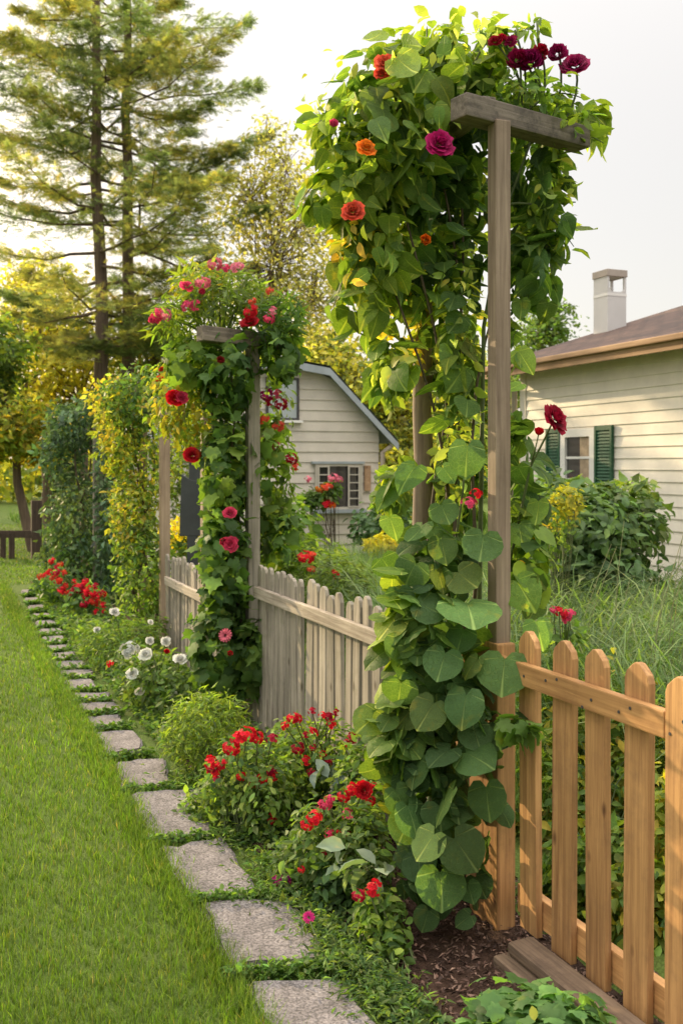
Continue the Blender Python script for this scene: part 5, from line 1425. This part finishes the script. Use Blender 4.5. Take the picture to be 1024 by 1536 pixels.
def broadleaf(name, label, px, d, ells, palette, size, mat, tr=0.12, shape=DIAMOND, clump=26, group='trees around the garden', spread=0.5, trunk_to=None):
    base = W(px, 700, d) * np.array([1, 1, 0])
    t = empty(name, base, label, 'tree', group)
    b = MB(); parts = []
    cs = [W(e[0], e[1], e[4]) for e in ells]
    c0 = cs[0]
    fork = base + (c0 - base) * np.array([0.5, 0.5, 0.62])
    limb(b, base - UP * 0.05, fork, tr, tr * 0.6, k=6, n=9)
    lim = b
    for (ex, ey, rx, ry, ed, rd, n, *pal), c in zip(ells, cs):
        limb(b, fork, c, tr * 0.55, tr * 0.2, sag=-0.1, k=6)
        m = max(4, n // clump)
        P, out = ell(ex, ey, rx, ry, ed, rd, m, 0.25)
        for q in P: limb(lim, c + (q - c) * 0.15, q, tr * 0.16, 0.006, sag=-0.05, k=4, n=4)
        s_ = rx / F * ed * spread
        ci = rng.integers(0, m, n)
        q = P[ci] + rng.normal(size=(n, 3)) * s_ * np.array([0.5, 0.5, 0.32])
        o_ = unit(q - c); shade = np.exp(rng.normal(size=m) * 0.28)[ci][:, None]
        Nn = unit(UP * 0.6 + o_ * 0.4 + rng.normal(size=(n, 3)) * 0.6); T = rng.normal(size=(n, 3)) - UP * 0.4
        parts.append(scatter(shape, q, Nn, T, rng.uniform(*size, n), tints(n, pal[0] if pal else palette, 0.25) * shade))
    b.build('trunk', M['bark'], t, smooth=True)
    leaf_obj('crown', parts, mat, t)
    return t


GOLD = [(0.38, 0.36, 0.07), (0.30, 0.31, 0.07), (0.42, 0.37, 0.08), (0.22, 0.26, 0.06)]
broadleaf('golden_tree', 'golden sunlit tree behind the pines at the left', 75, 24, [(75, 520, 95, 90, 24, 1.4, 2900), (20, 600, 70, 70, 23, 1.2, 1900), (120, 600, 60, 70, 24, 1.0, 1500), (60, 430, 60, 50, 24.5, 0.9, 800)], GOLD, (0.12, 0.24), M['gold_leaf'], 0.2)
broadleaf('broadleaf_tree', 'darker green tree at the left edge of the lawn', 52, 17.5, [(-12, 545, 50, 80, 17.5, 1.0, 2600, GREEN + OLIVE + FRESH), (20, 645, 60, 40, 17, 0.9, 2400, YELLOW + FRESH), (75, 655, 40, 45, 17.5, 0.7, 1500, YELLOW), (-40, 640, 50, 70, 17, 0.9, 1600, GREEN + YELLOW)], GREEN, (0.10, 0.18), M['gold_leaf'], 0.1)
broadleaf('slender_tree', 'wispy pale slender tree against the sky between the two arbors', 410, 21, [(410, 400, 80, 125, 21, 1.0, 2600), (450, 330, 55, 85, 21, 0.8, 1100), (375, 300, 50, 85, 21.3, 0.7, 1000), (430, 250, 36, 60, 21, 0.6, 480), (470, 450, 50, 60, 21, 0.8, 1200), (400, 215, 22, 40, 21, 0.4, 180)], [(0.24, 0.25, 0.11), (0.30, 0.29, 0.13), (0.20, 0.22, 0.10)], (0.09, 0.16), M['gold_leaf'], 0.045, spread=1.0, clump=14)
broadleaf('background_tree', 'yellow tree rising just behind the shed roof', 545, 25, [(530, 590, 60, 75, 25, 1.3, 3200), (590, 640, 60, 70, 25, 1.2, 3000), (480, 540, 50, 50, 26, 1.0, 1500), (560, 720, 80, 60, 24, 1.2, 2600)], GOLD + OLIVE, (0.14, 0.26), M['gold_leaf'], 0.16)
broadleaf('background_tree', 'green and gold tree seen through the near arbor vine', 690, 27, [(680, 640, 90, 80, 27, 1.6, 4200), (740, 580, 50, 60, 27, 1.0, 1500), (640, 700, 70, 60, 26, 1.2, 2400)], GREEN + GOLD, (0.14, 0.26), M['leaf'], 0.18)
broadleaf('background_tree', 'small round-topped tree behind the left end of the house roof', 810, 24, [(815, 500, 42, 42, 24, 0.8, 1300), (800, 560, 45, 50, 24, 0.8, 1300), (835, 470, 22, 22, 24, 0.4, 260)], OLIVE + GREEN, (0.10, 0.18), M['leaf'], 0.12, spread=0.6)
broadleaf('background_tree', 'golden-green tree behind the second arbor and the yellow vine', 270, 23, [(270, 640, 80, 80, 23, 1.1, 2600), (230, 560, 60, 70, 23, 0.9, 1500), (320, 560, 50, 60, 23, 0.8, 1000), (200, 500, 45, 60, 23.5, 0.7, 700)], GOLD + OLIVE, (0.13, 0.24), M['gold_leaf'], 0.16)
# far woods: one mass beyond the lawn and the garden
parts = []
for k in range(46):
    a = -0.75 + 1.75 * k / 45
    dist = rng.uniform(40, 52)
    c = (RT * math.sin(a) + FW * math.cos(a)) * dist + UP * rng.uniform(1.2, 2.6)
    n = 900
    u = rand_dirs(n) * (0.5 + 0.5 * rng.random((n, 1)))
    P = c + u * np.array([2.6, 2.6, rng.uniform(1.8, 3.4)]); P = P[P[:, 2] > 0]
    parts.append(scatter(DIAMOND, P, unit(UP * .5 + rng.normal(size=(len(P), 3))), rng.normal(size=(len(P), 3)), rng.uniform(0.3, 0.6, len(P)), tints(len(P), GOLD + OLIVE + FRESH, 0.3)))
o = leaf_obj('far_woods', parts, M['gold_leaf'], None); tag(o, 'hazy golden woodland far beyond the lawn and the garden', 'woods', kind='stuff')

# ------------------------------------------------------------------ light
SUN_AZ, SUN_EL = R(-20.0), R(17.0)          # azimuth from +Y, negative to the left
wd = bpy.data.worlds.new('World'); scene.world = wd; wd.use_nodes = True
nt = wd.node_tree; ns, ls = nt.nodes, nt.links
bg = ns['Background']
sky = ns.new('ShaderNodeTexSky'); sky.sky_type = 'NISHITA'; sky.sun_disc = False
sky.sun_elevation = SUN_EL; sky.sun_rotation = SUN_AZ
sky.altitude = 50; sky.air_density = 1.0; sky.dust_density = 3.5; sky.ozone_density = 1.0
hsv = ns.new('ShaderNodeHueSaturation'); hsv.inputs['Saturation'].default_value = 1.0
ls.new(sky.outputs[0], hsv.inputs['Color'])
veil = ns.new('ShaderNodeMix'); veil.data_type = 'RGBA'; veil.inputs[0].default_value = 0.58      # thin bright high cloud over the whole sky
ls.new(hsv.outputs[0], veil.inputs[6])
# veil brightened steeply overhead, out of view, as added fill for the shaded parts
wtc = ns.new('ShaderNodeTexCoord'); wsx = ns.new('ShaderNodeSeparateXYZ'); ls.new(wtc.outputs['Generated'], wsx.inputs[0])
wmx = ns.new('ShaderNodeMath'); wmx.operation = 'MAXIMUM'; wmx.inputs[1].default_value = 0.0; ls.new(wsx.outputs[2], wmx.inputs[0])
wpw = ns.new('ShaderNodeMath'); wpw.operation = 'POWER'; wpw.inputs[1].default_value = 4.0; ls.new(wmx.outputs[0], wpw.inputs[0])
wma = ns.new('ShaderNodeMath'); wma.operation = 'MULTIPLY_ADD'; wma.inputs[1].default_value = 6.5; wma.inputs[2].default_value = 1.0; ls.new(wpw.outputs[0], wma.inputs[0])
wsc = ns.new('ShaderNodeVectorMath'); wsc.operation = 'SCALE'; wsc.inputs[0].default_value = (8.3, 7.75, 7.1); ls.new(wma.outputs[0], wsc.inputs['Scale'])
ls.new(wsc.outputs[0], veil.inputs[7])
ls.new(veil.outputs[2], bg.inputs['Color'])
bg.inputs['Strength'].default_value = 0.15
sl_ = bpy.data.lights.new('sun', 'SUN'); sl_.energy = 5.6; sl_.angle = R(0.6); sl_.color = (1.0, 0.76, 0.44)
so = bpy.data.objects.new('sun', sl_); col.objects.link(so)
from mathutils import Vector
sd_ = Vector((math.sin(SUN_AZ) * math.cos(SUN_EL), math.cos(SUN_AZ) * math.cos(SUN_EL), math.sin(SUN_EL)))
so.rotation_euler = sd_.to_track_quat('Z', 'Y').to_euler()

# ------------------------------------------------------------------ camera
cd = bpy.data.cameras.new('camera'); cam = bpy.data.objects.new('camera', cd); col.objects.link(cam)
cam.location = (0, 0, H); cam.rotation_euler = (R(90), 0, -A)
cd.sensor_fit = 'VERTICAL'; cd.sensor_height = 36.0; cd.lens = 35.0
cd.shift_y = -(768 - HY) / 1536
cd.clip_start = 0.05; cd.clip_end = 1200
cd.dof.use_dof = True; cd.dof.focus_distance = 3.4; cd.dof.aperture_fstop = 5.6
scene.camera = cam

scene.render.engine = 'CYCLES'
cy = scene.cycles
cy.max_bounces = 5; cy.use_adaptive_sampling = True; cy.adaptive_threshold = 0.02; cy.diffuse_bounces = 3; cy.glossy_bounces = 2; cy.transmission_bounces = 4; cy.transparent_max_bounces = 4
cy.sample_clamp_indirect = 6.0
cy.use_denoising = True
scene.view_settings.view_transform = 'Standard'; scene.view_settings.look = 'None'
scene.view_settings.exposure = 0; scene.view_settings.gamma = 1
